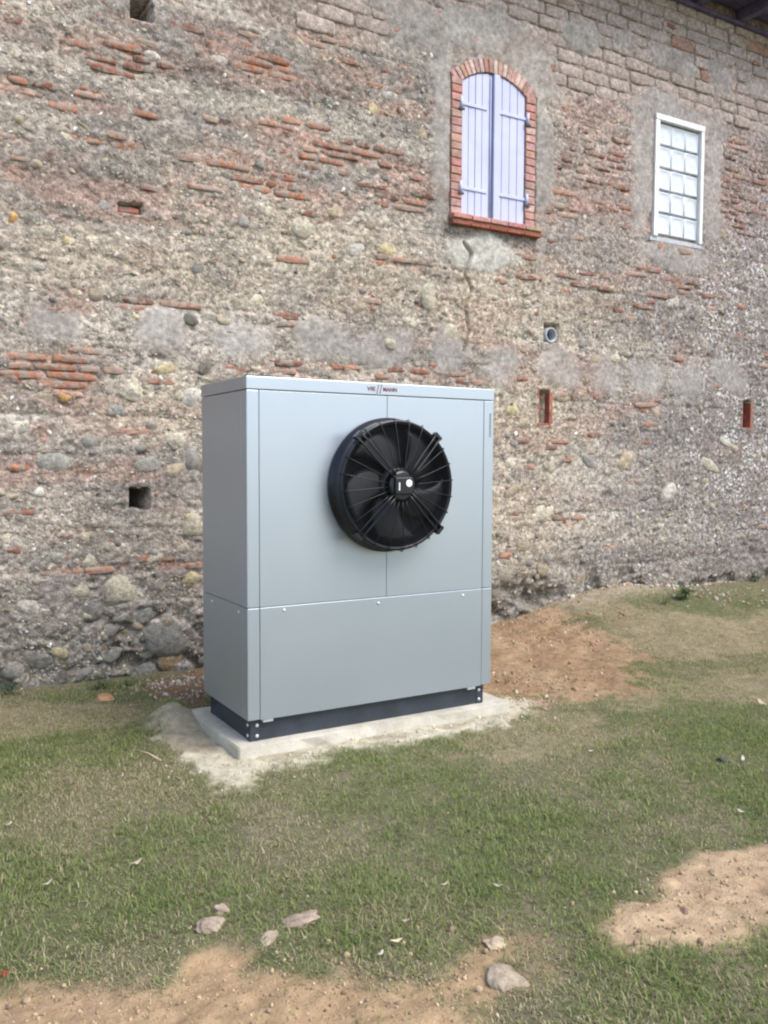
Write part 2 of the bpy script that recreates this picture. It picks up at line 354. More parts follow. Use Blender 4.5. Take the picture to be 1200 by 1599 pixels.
# openings
def rect(px0, py0, px1, py1):
    x0, _ = W(px0, (py0+py1)/2); x1, _ = W(px1, (py0+py1)/2); z1 = W((px0+px1)/2, py0)[1]; z0 = W((px0+px1)/2, py1)[1]
    return x0, x1, z0, z1
HOLES = {'a': (205, -14, 239, 30, -.5), 'b': (201, 764, 233, 794, -.5), 'c': (184, 316, 221, 333, -.10), 'p': (849, 506, 872, 534, -.12),
         's1': (842, 609, 858, 661, -.16), 's2': (1160, 626, 1172, 668, -.16), 'd': (838, 788, 850, 797, -.06), 'e': (152, 770, 158, 776, -.03)}
HR = {}
for k, (a, b, c, d, dep) in HOLES.items():
    r = rect(a, b, c, d); HR[k] = r
    jx = 0.012*fbm(X, Z, 9, 2, 13)*(0 if k in 'p' or k[0] == 's' else 1)
    ins = (X > r[0]+jx) & (X < r[1]+jx) & (Z > r[2]+jx) & (Z < r[3]+jx)
    Hh[ins] = dep
    rim = (X > r[0]-.03) & (X < r[1]+.03) & (Z > r[2]-.03) & (Z < r[3]+.03) & ~ins
    Hh[rim] = Hh[rim]*0.5+0.004
WX0, WX1, WZ0, WZ1 = 2.715, 3.40, 3.575, 4.68          # shutter opening (spring line at WZ1)
RISE = 0.125
JW = 0.105                                             # width of the brick jambs
SX0, SX1 = WX0-JW, WX1+JW
wc = (WX0+WX1)/2; half = (WX1-WX0)/2
Rarc = (half**2+RISE**2)/(2*RISE); zc = WZ1+RISE-Rarc
VH = 0.115
inw = (X > SX0-.01) & (X < SX1+.01) & (Z > WZ0-.06) & ((Z < WZ1) | (np.hypot(X-wc, Z-zc) < Rarc+VH-.02))
Hh[inw] = -0.06
GX0, GX1, GZ0, GZ1 = 5.005, 5.675, 3.74, 4.815
ing = (X > GX0) & (X < GX1) & (Z > GZ0-0.02) & (Z < GZ1); Hh[ing] = -0.10
far = 1-ss(7.5, 8.2, X); far *= ss(-2.2, -1.5, X)

def lerp(c, m, k): return c*(1-m[..., None])+np.asarray(k)*m[..., None]
n1 = fbm(X, Z, 0.9, 4, 21); n2 = fbm(X, Z, 3.2, 4, 22); n3 = fbm(X*.8, Z*1.2, 11, 4, 23, .65); n4 = fbm(X, Z, 36, 2, 24)
C = np.ones(X.shape+(3,))*np.array((0.345, 0.295, 0.25))
C = lerp(C, ss(-0.25, 0.35, n1), (0.275, 0.245, 0.22))
C = lerp(C, 0.75*ss(0.0, 0.45, n2), (0.235, 0.215, 0.19))
C = lerp(C, 0.6*ss(0.0, 0.45, -n2), (0.39, 0.35, 0.295))
n5 = fbm(X*.30, Z*2.0, 2.4, 4, 205); n6 = fbm(X*.5, Z*1.6, 3.0, 4, 206)
C = lerp(C, 0.75*ss(.05, .4, n5), (0.455, 0.405, 0.345))
C = lerp(C, 0.6*ss(.05, .4, -n5), (0.27, 0.24, 0.215))
C = lerp(C, 0.7*ss(0.0, .35, n6)*ss(.6, 1.6, Z), (0.36, 0.245, 0.20))
C = lerp(C, 0.6*warm, (0.455, 0.385, 0.29))
C = lerp(C, 0.68*dark*ss(-0.5, 0.4, n3), (0.125, 0.115, 0.10))
C = lerp(C, 0.65*bric*ss(-0.35, 0.3, n3), (0.36, 0.20, 0.145))
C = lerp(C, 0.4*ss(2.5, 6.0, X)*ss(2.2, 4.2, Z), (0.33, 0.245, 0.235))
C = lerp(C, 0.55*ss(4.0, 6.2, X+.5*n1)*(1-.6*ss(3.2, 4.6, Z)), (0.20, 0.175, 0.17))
C = lerp(C, 0.6*blz, (0.32, 0.25, 0.21))
C = lerp(C, 0.54*grey, (0.345, 0.33, 0.305)) + (grey*0.05*fbm(X, Z, 4, 4, 26))[..., None]
pal = ell(X, Z, 760, 392, 70, 26, s=16); C = lerp(C, 0.8*pal, (0.50, 0.48, 0.42))
C *= (1+0.26*n3+0.30*n4)[..., None]
C = lerp(C, 0.65*lowb*ss(-0.4, 0.25, fbm(X, Z, 2.6, 4, 27)), (0.16, 0.145, 0.11))
C = np.clip(C, 0.03, 0.8)
lichen = np.clip(0.22*ss(2.5, 4.5, X)+1.0*ss(5.0, 6.6, X+0.7*fbm(X, Z, 1.2, 3, 31))*(1-ss(3.0, 4.8, Z))*ss(.5, 1.1, Z) + 0.35*lowb*(X < 1.2), 0, 1)*(1-0.8*grey)

V = np.stack([X, WY-Hh, Z], -1).reshape(-1, 3)
ny, nx = X.shape; idx = np.arange(nx*ny).reshape(ny, nx)
F4 = np.stack([idx[:-1, :-1], idx[:-1, 1:], idx[1:, 1:], idx[1:, :-1]], -1).reshape(-1, 4)
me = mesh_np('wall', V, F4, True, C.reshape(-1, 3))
at = me.color_attributes.new('msk', 'FLOAT_COLOR', 'POINT'); mk = np.ones((nx*ny, 4), np.float32); mk[:, 0] = lichen.ravel(); mk[:, 1] = grey.ravel(); at.data.foreach_set('color', mk.ravel())

barn = empty('barn', 'old rubble and brick farm building wall behind the metal cabinet', 'building', (2.9, WY, 0))
def bpart(o, parent=None):                # keep world placement under the barn's empty
    o.parent = barn; o.matrix_parent_inverse = Matrix.Translation(barn.location).inverted(); return o
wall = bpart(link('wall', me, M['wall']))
bpart(MB().box(-5, 14, WY+.55, WY+.9, -.4, ZT+.02).build('wall_core', M['wall']))

def hgt(x, z):                            # height of the wall's face at a point
    i = np.clip(np.searchsorted(xs, x), 1, nx-1); j = np.clip(np.searchsorted(zs, z), 1, ny-1); return Hh[j, i], C[j, i]
def blocked(x0, x1, z0, z1):
    if x1 > SX0-.0 and x0 < SX1 and z1 > WZ0-.09 and z0 < WZ1+RISE+VH: return True
    if x1 > GX0-.02 and x0 < GX1+.02 and z1 > GZ0-.02 and z0 < GZ1+.02: return True
    for r in HR.values():
        if x1 > r[0]-.015 and x0 < r[1]+.015 and z1 > r[2]-.015 and z0 < r[3]+.015: return True
    return False

# ------------------------------------------------------------------ bricks of the wall
def worn_box(seed, nx_=5, nz_=2, jit=0.10, rnd=0.22):
    r = random.Random(seed); v = []; f = []
    us = [-.5, -.46]+[(-.5+(k)/(nx_-1)) for k in range(1, nx_-1)]+[.46, .5]; ws = [-.5, -.36, 0.0, .36, .5]
    nU, nW = len(us), len(ws)
    ch = [r.uniform(0, .5) for _ in range(4)]
    for j, w in enumerate(ws):
        for i, u in enumerate(us):
            e = (i in (0, nU-1))+(j in (0, nW-1))
            y = -.5+(0.10 if e == 1 else 0.24 if e == 2 else 0)+r.uniform(-jit, jit)
            k = (0 if u < 0 else 1)+(0 if w < 0 else 2); q = (abs(u)*2)**4*(abs(w)*2)**2*ch[k]
            v.append((u*(1-.10*q)+r.uniform(-.012, .012), y+q*.6, w*(1-.18*q)+r.uniform(-.05, .05)))
    for j in range(nW-1):
        for i in range(nU-1): f.append((j*nU+i, j*nU+i+1, (j+1)*nU+i+1, (j+1)*nU+i))
    n = len(v); ring = list(range(nU))+[j*nU+nU-1 for j in range(1, nW)]+[(nW-1)*nU+i for i in range(nU-2, -1, -1)]+[j*nU for j in range(nW-2, 0, -1)]
    for i in ring: v.append((v[i][0], .5, v[i][2]))
    for k in range(len(ring)): f.append((ring[(k+1) % len(ring)], ring[k], n+k, n+(k+1) % len(ring)))
    me = bpy.data.meshes.new('brick'); me.from_pydata(v, [], f); me.update()
    for p in me.polygons: p.use_smooth = True
    return me
BM = [worn_box(100+i) for i in range(10)]
for m_ in BM: m_.materials.append(M['brick'])
def tone(t, r):
    a = np.array((0.25, 0.125, 0.10)); b = np.array((0.44, 0.205, 0.125)); p = np.array((0.46, 0.34, 0.27))
    c = a*(1-t)+b*t; k = r.random()
    if k < .30: c = c*.5+p*.5
    elif k < .42: c = c*.66
    return tuple(c*r.uniform(.8, 1.2))
rb = random.Random(3); bricks = []
brw = []
for (cx, cy, rx, ry, pr, tn) in BR:
    x0, z0 = W(cx, cy); a = abs(W(cx+rx, cy)[0]-W(cx-rx, cy)[0])/2; b = max(0.03, abs(W(cx, cy+ry)[1]-W(cx, cy-ry)[1])/2); brw.append((x0, z0, a, b, pr, tn))
CH = 0.060
for row in range(0, int(5.9/CH)):
    x = -1.5+rb.uniform(0, .3)
    while x < 7.6:
        L = rb.choice((.13, .14, .15, .20, .24, .28, .33)); hh = rb.uniform(.040, .051); xc = x+L/2
        zc_ = row*CH+0.03+0.018*float(fbm(np.array(xc), np.array(float(row)), .5, 2, 61)); pbest = 0.0; tn = .5
        for (x0, z0, a, b, pr, t) in brw:
            d = math.hypot((xc-x0)/(a*1.05), (zc_-z0)/(b*1.15))
            if d < 1: 
                p_ = pr*min(1, (1-d)*3+.25)
                if p_ > pbest: pbest, tn = p_, t
        if pbest == 0 and zc_ > .8: pbest = 0.05
        clean = pbest > .8
        if rb.random() < pbest and not blocked(x, x+L, zc_-hh/2, zc_+hh/2):
            h_, _ = hgt(xc, zc_); bz = float(block_zone(np.array([xc]), np.array([zc_]))[0])
            if bz < .4 or zc_ > 5.6:
                face = rb.uniform(-.005, .008) if not clean else rb.uniform(.004, .011)
                bricks.append((xc, zc_, L*rb.uniform(.88, 1), hh, face, tone(min(1, max(0, tn+rb.uniform(-.3, .25))), rb)))
        x += L+rb.uniform(.010, .022)
def px_size(b):
    d = math.sqrt((b[0]-CAM[0])**2+(WY-CAM[1])**2); vis = -1.0 < b[0] < 7.2 and b[1] < 5.9; return (b[2]*b[3]/d**2)*(1 if vis else .01)
bricks.sort(key=px_size, reverse=True)
def sub(o): o.parent = wall; return o
for i, (x, z, L, h, face, c) in enumerate(bricks[:300]):
    o = sub(link('brick', BM[i % 10], None, None, (x, WY-face+.03, z), (rb.uniform(-.04, .04), rb.uniform(-.035, .035), rb.uniform(-.03, .03)), (L, .06, h))); o.color = (*c, 1)
def join_stuff(name, items, meshes, mat, parent, flat=False):
    """items: (matrix 4x4 np, mesh index, colour) -> one mesh"""
    VV = []; FF = []; CC = []; n = 0; cache = []
    for m_ in meshes:
        m_.calc_loop_triangles(); v = np.empty(len(m_.vertices)*3, np.float32); m_.vertices.foreach_get('co', v); t = np.empty(len(m_.loop_triangles)*3, np.int32); m_.loop_triangles.foreach_get('vertices', t)
        cache.append((v.reshape(-1, 3), t.reshape(-1, 3)))
    for mt, k, c in items:
        v, t = cache[k]; VV.append(v@mt[:3, :3].T+mt[:3, 3]); FF.append(t+n); CC.append(np.tile(np.asarray(c, np.float32), (len(v), 1))); n += len(v)
    o = link(name, mesh_np(name, np.concatenate(VV), np.concatenate(FF), not flat, np.concatenate(CC)), mat); o['kind'] = 'stuff'; o.parent = parent
    return o
def mtx(loc, rot, sc):
    return np.array(Matrix.LocRotScale(Vector(loc), __import__('mathutils').Euler(rot), Vector(sc)))
if len(bricks) > 300:
    join_stuff('brick_remnants', [(mtx((x, WY-face+.03, z), (0, 0, 0), (L, .06, h)), i % 10, c) for i, (x, z, L, h, face, c) in enumerate(bricks[300:])], BM, masonry('old_brick_far', 'attr', .22, .62, .8, grain=.25), wall)

# ------------------------------------------------------------------ pale blocks of the upper storey
KM = [worn_box(300+i, 6, 2, 0.06) for i in range(8)]
for m_ in KM: m_.materials.append(M['block'])
blocks = []; BH = 0.114
for row in range(33, 56):
    zc_ = row*BH+.02; x = 1.2+(row % 2)*.15+rb.uniform(-.03, .03)
    if zc_+BH/2 > ZT+.05: continue
    while x < 7.9:
        L = rb.uniform(.26, .34); xc = x+L/2
        zz = zc_+0.012*float(fbm(np.array(xc), np.array(float(row)), .6, 2, 71))
        if float(block_zone(np.array([xc]), np.array([zz-.03]))[0]) > .5 and not blocked(x, x+L, zz-BH/2+.01, zz+BH/2-.01):
            c = np.array((0.43, 0.35, 0.31))*rb.uniform(.88, 1.10); k = rb.random()
            if k < .2: c = c*.6+np.array((.32, .30, .27))*.4
            if k > .95: c = np.array((0.36, .21, .16))
            blocks.append((xc, zz, L-.014, BH-rb.uniform(.008, .018), rb.uniform(-.006, .008), tuple(c)))
        x += L+.006
blocks.sort(key=px_size, reverse=True)
for i, (x, z, L, h, face, c) in enumerate(blocks[:300]):
    o = sub(link('mud_block', KM[i % 8], None, None, (x, WY-face+.03, z), (rb.uniform(-.02, .02), rb.uniform(-.012, .012), rb.uniform(-.02, .02)), (L, .06, h))); o.color = (*c, 1)

# ------------------------------------------------------------------ stones of the wall
def rock_mesh(seed, sub_=2, amp=.22, cut=True):
    bm = bmesh.new(); bmesh.ops.create_icosphere(bm, subdivisions=sub_, radius=1.0); r = random.Random(seed)
    dirs = [(Vector((r.gauss(0, 1), r.gauss(0, 1), r.gauss(0, 1))).normalized(), r.uniform(.60, .95)) for _ in range(14)]
    for v in bm.verts:
        d = v.co.normalized(); m = 1.0
        for q, k in dirs:
            t = d.dot(q)
            if t > .2: m = min(m, k/t)
        v.co = d*m*(1+r.uniform(-amp, amp)*.25)
    if cut:
        bmesh.ops.delete(bm, geom=[v for v in bm.verts if v.co.y > .35], context='VERTS')
    me = bpy.data.meshes.new('stone'); bm.to_mesh(me); bm.free()
    for p in me.polygons: p.use_smooth = True
    return me
SM = [rock_mesh(500+i) for i in range(12)]
for m_ in SM: m_.materials.append(M['stone'])
PM = [rock_mesh(700+i, 1, .5) for i in range(14)]
CREAM, PALE, YEL, GRY, ORG, TAN = (.50, .45, .35), (.55, .51, .45), (.50, .42, .25), (.30, .285, .255), (.50, .30, .13), (.40, .33, .24)
BIG = [(560, 388, 17, 14, PALE), (604, 387, 21, 12, YEL), (672, 463, 16, 22, CREAM), (186, 925, 27, 22, CREAM), (125, 924, 15, 12, CREAM), (52, 952, 24, 12, PALE), (205, 606, 20, 22, CREAM), (300, 622, 19, 17, PALE),
       (275, 686, 20, 14, CREAM), (232, 725, 22, 14, GRY), (84, 724, 30, 18, GRY), (100, 621, 11, 8, ORG), (72, 618, 20, 9, TAN), (262, 1000, 40, 24, GRY), (266, 1030, 20, 18, (.46, .33, .20)), (232, 1052, 22, 14, GRY), (92, 1018, 16, 10, YEL),
       (178, 1022, 15, 11, GRY), (838, 804, 23, 14, CREAM), (796, 724, 13, 10, CREAM), (859, 725, 11, 16, CREAM), (925, 722, 14, 12, GRY), (977, 720, 15, 13, TAN), (1108, 724, 16, 11, CREAM), (1043, 767, 13, 15, PALE), (262, 576, 22, 8, YEL),
       (325, 572, 18, 11, (.20, .18, .15)), (297, 822, 20, 20, CREAM), (10, 842, 12, 12, CREAM), (478, 355, 20, 18, CREAM), (337, 92, 18, 10, PALE), (104, 376, 8, 9, YEL), (610, 536, 12, 10, CREAM), (440, 418, 12, 10, CREAM), (237, 87, 14, 9, PALE),
       (295, 495, 16, 14, (.17, .165, .14)), (230, 960, 18, 12, GRY), (145, 955, 20, 14, GRY), (60, 1030, 26, 14, GRY), (20, 1050, 22, 14, GRY), (130, 1050, 22, 12, GRY), (175, 985, 14, 10, GRY), (240, 870, 18, 10, CREAM), (300, 905, 16, 14, YEL), (90, 870, 14, 10, GRY),
       (700, 520, 14, 12, CREAM), (800, 770, 16, 11, TAN), (820, 850, 14, 10, TAN), (790, 895, 12, 14, CREAM), (850, 890, 12, 10, TAN), (905, 905, 12, 8, TAN), (1015, 710, 10, 8, GRY), (960, 560, 10, 8, CREAM), (1135, 690, 10, 8, PALE), (1050, 470, 10, 8, PALE),
       (580, 350, 10, 8, TAN), (520, 330, 10, 9, YEL), (580, 170, 9, 11, YEL), (610, 150, 12, 8, PALE), (660, 210, 9, 12, TAN), (470, 170, 12, 10, GRY), (380, 345, 12, 9, GRY), (420, 330, 10, 8, CREAM), (560, 480, 14, 9, TAN), (400, 470, 14, 10, CREAM), (350, 500, 12, 9, TAN), (640, 500, 12, 10, CREAM),
       (20, 340, 9, 11, ORG), (30, 185, 10, 9, TAN), (160, 320, 10, 10, GRY), (60, 420, 12, 9, GRY), (150, 460, 14, 10, TAN), (180, 640, 16, 12, GRY), (140, 690, 14, 10, GRY), (275, 735, 18, 12, TAN), (300, 720, 16, 18, GRY), (60, 770, 12, 9, PALE), (880, 620, 12, 9, TAN), (800, 640, 12, 12, YEL), (820, 660, 10, 9, TAN), (930, 560, 10, 8, TAN)]
ns = 0
def add_stone(x, z, a, b, dep, c, i):
    h_, _ = hgt(x, z)
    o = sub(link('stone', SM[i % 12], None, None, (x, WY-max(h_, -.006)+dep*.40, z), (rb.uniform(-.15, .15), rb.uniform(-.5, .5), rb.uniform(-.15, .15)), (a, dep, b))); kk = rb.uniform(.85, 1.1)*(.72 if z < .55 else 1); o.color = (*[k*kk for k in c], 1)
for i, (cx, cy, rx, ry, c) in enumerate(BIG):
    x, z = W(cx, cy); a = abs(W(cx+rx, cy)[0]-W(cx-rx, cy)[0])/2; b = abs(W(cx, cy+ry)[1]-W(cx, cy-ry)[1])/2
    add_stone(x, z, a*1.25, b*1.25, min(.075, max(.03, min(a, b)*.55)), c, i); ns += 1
pal_ = [CREAM, PALE, TAN, GRY, (.36, .31, .25), (.26, .24, .21), (.44, .38, .29), (.18, .165, .15), YEL]
pw = [2, 1.6, 3, 3, 4, 3, 3, 1.6, .7]
tries = 0
while ns < 300 and tries < 6000:
    tries += 1; x = rb.uniform(-1.2, 7.2); z = rb.uniform(.05, 4.6)**1.0
    if rb.random() < ss(1.2, 4.5, np.array(z))*.65: continue
    a = rb.uniform(.028, .07); b = a*rb.uniform(.55, .95)
    j = np.clip(np.searchsorted(zs, z), 1, ny-1); i_ = np.clip(np.searchsorted(xs, x), 1, nx-1)
    if grey[j, i_] > .3 or blk[j, i_] > .3 or bric[j, i_] > .5 or blocked(x-a-.03, x+a+.03, z-b-.03, z+b+.03): continue
    add_stone(x, z, a, b, rb.uniform(.022, .04), rb.choices(pal_, pw)[0], ns); ns += 1
items = []
cnt = 0
for _ in range(140000):
    if cnt >= 24000: break
    x = rb.uniform(-1.4, 7.5); z = rb.uniform(-.05, 5.6)
    j = min(ny-1, max(1, int(np.searchsorted(zs, z)))); i_ = min(nx-1, max(1, int(np.searchsorted(xs, x))))
    if grey[j, i_] > .35 or (blk[j, i_] > .4 and rb.random() < .93) or (bric[j, i_] > .5 and rb.random() < .7): continue
    if vn(np.array(x*2.3), np.array(z*4.5), 33) < rb.uniform(.15, .62): continue
    a = rb.uniform(.005, .017)*(1+.9*(rb.random() < .12)); b = a*rb.uniform(.5, .95)
    if blocked(x-a, x+a, z-b, z+b): continue
    h_ = Hh[j, i_]; c = rb.choices(pal_+[(.66, .63, .58), (.34, .17, .11)], pw+[1.4+1.5*lichen[j, i_], 1.2])[0]; k = rb.uniform(.7, 1.25)
    items.append((mtx((x, WY-h_+a*.25, z), (rb.uniform(-.4, .4), rb.uniform(-.9, .9), rb.uniform(-.4, .4)), (a*1.15, a*.55, b)), rb.randrange(14), tuple(q*k for q in c))); cnt += 1
join_stuff('small_stones', items, PM, M['pebble'], wall)

# ------------------------------------------------------------------ shuttered window
def jit_box(mb, x0, x1, y0, y1, z0, z1, r, j=.003):
    n = len(mb.v); mb.box(x0, x1, y0, y1, z0, z1)
    for k in range(n, n+8): mb.v[k] = tuple(q+r.uniform(-j, j) for q in mb.v[k])
    return mb
surround = bpart(MB().box(SX0+.004, WX0-.004, WY-.006, WY+.10, WZ0-.01, WZ1-.01).build('window_surround', masonry('surround_mortar', 'obj', .1, 0, .4)))
surround.color = (.52, .43, .37, 1); surround['label'] = 'arched red brick surround of the shuttered window'
n_j = 17
o = bpart(MB().box(WX1+.004, SX1-.004, WY-.006, WY+.10, WZ0-.01, WZ1-.01).build('jamb_mortar', surround.data.materials[0])); o.color = (.52, .43, .37, 1)
def sub2(o, par): o.parent = par; o.matrix_parent_inverse = Matrix.Translation(-Vector(barn.location)) if False else Matrix(); return o
def subof(par, o):
    o.parent = par; o.matrix_parent_inverse = Matrix(); o.location = Vector(o.location); return o
def place(par, o):                         # par sits under the barn with an unmoved frame, so local = world
    o.parent = par; return o
NB = [(.46, .25, .21), (.50, .30, .255), (.54, .36, .31), (.44, .23, .185), (.57, .44, .39)]
for side in (0, 1):
    a, b = (SX0, WX0) if side == 0 else (WX1, SX1)
    hz = (WZ1+.02-WZ0)/n_j
    for k in range(n_j):
        z0 = WZ0+k*hz+.004; o = place(surround, jit_box(MB(), a, b, WY-.020+rb.uniform(-.003, .003), WY+.08, z0, z0+hz-.011, rb).build('brick', M['newbrick'], None, .006))
        c = NB[min(4, int(rb.choice((0, 0, 1, 1, 2, 3))))]; t_ = k/n_j; c = tuple(q*rb.uniform(.9, 1.1) for q in c); o.color = (*c, 1)
nv = 19; a0 = math.asin(half/Rarc)+.11
for k in range(nv):
    t0 = -a0+2*a0*k/nv+.008; t1 = -a0+2*a0*(k+1)/nv-.008
    pl = [(wc+r_*math.sin(t), zc+r_*math.cos(t)) for r_, t in ((Rarc+.001, t0), (Rarc+.001, t1), (Rarc+VH+rb.uniform(-.008, .004), t1), (Rarc+VH+rb.uniform(-.008, .004), t0))]
    o = place(surround, MB().prism(pl, WY-.020+rb.uniform(-.003, .003), WY+.09).build('voussoir', M['newbrick'], None, .006)); c = rb.choice(NB[1:]); o.color = (*[q*rb.uniform(.92, 1.12) for q in c], 1)
arcm = [(wc+(Rarc+.006)*math.sin(-a0+2*a0*k/24), zc+(Rarc+.006)*math.cos(-a0+2*a0*k/24)) for k in range(25)]+[(wc+(Rarc+VH-.012)*math.sin(a0-2*a0*k/24), zc+(Rarc+VH-.012)*math.cos(a0-2*a0*k/24)) for k in range(25)]
o = place(surround, MB().prism(arcm, WY-.008, WY+.10).build('arch_mortar', surround.data.materials[0])); o.color = (.52, .43, .37, 1)
sill = bpart(MB().box(SX0-.005, SX1+.045, WY-.055, WY+.06, WZ0-.062, WZ0-.040).build('window_sill', M['newbrick'])); sill.color = (.36, .15, .10, 1)
nsl = 5
for k in range(nsl):
    w = (SX1+.055-SX0+.012)/nsl; x0 = SX0-.012+k*w
    o = place(sill, jit_box(MB(), x0+.003, x0+w-.003, WY-.075, WY+.04, WZ0-.038, WZ0+.002, rb, .002).build('brick', M['newbrick'], None, .006)); o.color = (*[q*rb.uniform(.85, 1.08) for q in NB[rb.choice((0, 0, 1))]], 1)
    o = place(sill, jit_box(MB(), x0+.003, x0+w-.003, WY-.062, WY+.04, WZ0-.084, WZ0-.064, rb, .002).build('brick', M['newbrick'], None, .004)); o.color = (.30, .11, .075, 1)
def arc_z(x): return zc+math.sqrt(max(0, (Rarc-.006)**2-(x-wc)**2))
def plank(x0, x1, y0, y1, zb, par, mat, name='plank'):
    poly = [(x0, zb), (x1, zb)]+[(x1+(x0-x1)*k/4, arc_z(x1+(x0-x1)*k/4)) for k in range(5)]
    o = MB().prism(poly, y0, y1).build(name, mat, None, .003, False); place(par, o); return o
yF = WY-.002
midx = 3.03
for side in (0, 1):
    x0, x1 = (WX0+.006, midx-.030) if side == 0 else (midx+.030, WX1-.006)
    core = bpart(MB().prism([(x0+.003, WZ0+.015), (x1-.003, WZ0+.015)]+[(x1-.003+(x0-x1+.006)*k/6, arc_z(x1+(x0-x1)*k/6)-.012) for k in range(7)], yF+.012, yF+.035).build('shutter', M['lav']))
    core['label'] = 'lavender plank shutter leaf, the left one' if side == 0 else 'lavender plank shutter leaf with raised meeting strip, the right one'
    npk = 4
    for k in range(npk):
        w = (x1-x0)/npk; plank(x0+k*w+.0025, x0+(k+1)*w-.0025, yF+rb.uniform(-.0015, .0015), yF+.02, WZ0+.012, core, M['lav'])
    for zz in (WZ0+.235, WZ0+.925):
        place(core, MB().box(x0-.01 if side == 0 else x0+.02, x1-.02 if side == 0 else x1+.01, yF-.010, yF-.001, zz-.014, zz+.014).build('strap_hinge', M['lav'], None, .003))
        xh = x0-.018 if side == 0 else x1+.018
        place(core, MB().tube([(xh, yF-.018, zz-.045), (xh, yF-.018, zz+.045)], .014, 10).build('hinge_knuckle', M['lav'], None, 0, True))
        place(core, MB().box(xh-.028, xh+.028, yF-.030, yF-.018, zz-.066, zz-.046).build('hinge_pin', M['iron'], None, .003))
    if side == 1:
        plank(midx+.012, midx+.072, yF-.026, yF-.002, WZ0+.010, core, M['lav'], 'meeting_strip')
    else:
        plank(midx-.028, midx+.030, yF+.010, yF+.030, WZ0+.012, core, M['lavd'], 'edge_board')
        place(core, MB().tube([(midx-.008, yF+.002, WZ0+.02), (midx-.008, yF+.002, arc_z(midx)-.03)], .006, 8).build('bolt_rod', M['lavd'], None, 0, True))

# ------------------------------------------------------------------ glass block window
gw = bpart(MB().box(GX0+.02, GX1-.02, WY+.045, WY+.08, GZ0, GZ1-.02).build('glass_block_window', M['joint'])); gw['label'] = 'glass block window of fifteen blocks in a white frame'
fw = .045
place(gw, MB().box(GX0-.012, GX0+fw, WY-.026, WY+.09, GZ0-.03, GZ1-.002).build('frame', M['wframe'], None, .006))
place(gw, MB().box(GX1-fw*.7, GX1+.012, WY-.026, WY+.09, GZ0-.03, GZ1-.002).build('frame', M['wframe'], None, .006))
place(gw, MB().box(GX0-.012, GX1+.012, WY-.029, WY+.09, GZ1+.0, GZ1+.055).build('frame', M['wframe'], None, .006))
place(gw, MB().box(GX0-.05, GX1+.02, WY-.012, WY+.09, GZ0-.075, GZ0-.034).build('bottom_ledge', M['joint'], None, .006))
def glass_block():
    mb = MB(); prof = [(1.0, .0), (1.0, -.5), (.93, -.62), (.86, -.62), (.78, -.50), (.34, -.45), (.26, -.49), (.16, -.50), (.10, -.45)]
    v = []; f = []
    for s_, y in prof:
        for (u, w) in ((-1, -1), (0, -1), (1, -1), (1, 0), (1, 1), (0, 1), (-1, 1), (-1, 0)):
            k = 1.0 if s_ > .5 else .72 if u and w else 1; v.append((u*s_*.5*k, y, w*s_*.5*k))
    for i in range(len(prof)-1):
        for k in range(8): f.append((i*8+k, i*8+(k+1) % 8, (i+1)*8+(k+1) % 8, (i+1)*8+k))
    f.append(tuple((len(prof)-1)*8+k for k in range(8)))
    return mb.add(v, f).mesh('glass_block', True)
gbm = glass_block(); gbm.materials.append(M['glass'])
bw = (GX1-fw*.7-GX0-fw)/3; bh = (GZ1-GZ0)/5
for r_ in range(5):
    for c_ in range(3):
        place(gw, link('glass_block', gbm, None, None, (GX0+fw+(c_+.5)*bw+rb.uniform(-.002, .002), WY+.045+rb.uniform(-.003, .003), GZ0+(r_+.5)*bh-.004), (rb.uniform(-.03, .03), rb.choice((0, math.pi))+rb.uniform(-.01, .01), rb.uniform(-.03, .03)), (bw-.010, .06, bh-.022)))
bx, bz = W(1037, 384); o = place(wall, link('brick', BM[3], None, None, (bx, WY-.0+.02, bz), (0, 0, 0), (.17, .06, .13))); o.color = (.46, .22, .14, 1)
bx, bz = W(1068, 392); o = place(wall, link('brick', BM[5], None, None, (bx, WY+.014, bz), (0, 0, 0), (.20, .06, .07))); o.color = (.36, .24, .19, 1)

# ------------------------------------------------------------------ openings
r = HR['p']; pc = ((r[0]+r[1])/2-.005, (r[2]+r[3])/2-.02)
pp = bpart(MB().lathe([(.070, .09), (.070, -.01), (.064, -.015), (.052, -.012), (.050, .09)], (pc[0], WY, pc[1]), 28).build('drain_pipe', M['pvc'], None, 0, True)); pp['label'] = 'grey pipe end set in the wall'
place(pp, MB().lathe([(.050, .085), (.001, .086)], (pc[0], WY, pc[1]), 20).build('bore_shade_disc', M['dark_depth']))  # flat disc closing the pipe, its black paints the shade inside
for key in ('s1', 's2'):
    r = HR[key]; a, b, c, d = r
    fl = bpart(MB().box(a-.02, a+.004, WY+.0, WY+.15, c, d).build('wall_slot', M['terra'], None, .003)); fl['label'] = 'narrow upright slot lined with red tile'
    place(fl, MB().box(b-.004, b+.035, WY-.006, WY+.15, c-.004, d-.02).build('lining_tile', M['terra'], None, .003))
    place(fl, MB().box(a+.004, b-.004, WY+.125, WY+.15, c, d-.035).build('back_tile', M['terra'], None, .003))
    place(fl, MB().box(a-.02, b+.02, WY-.004, WY+.14, c-.018, c+.002).build('base_tile', M['terra'], None, .003))
a, b, c, d = HR['c']; o = place(wall, link('brick', BM[1], None, None, ((a+b)/2, WY+.055, c+.03), (0, 0, 0), (b-a-.01, .05, .045))); o.color = (.40, .17, .12, 1)

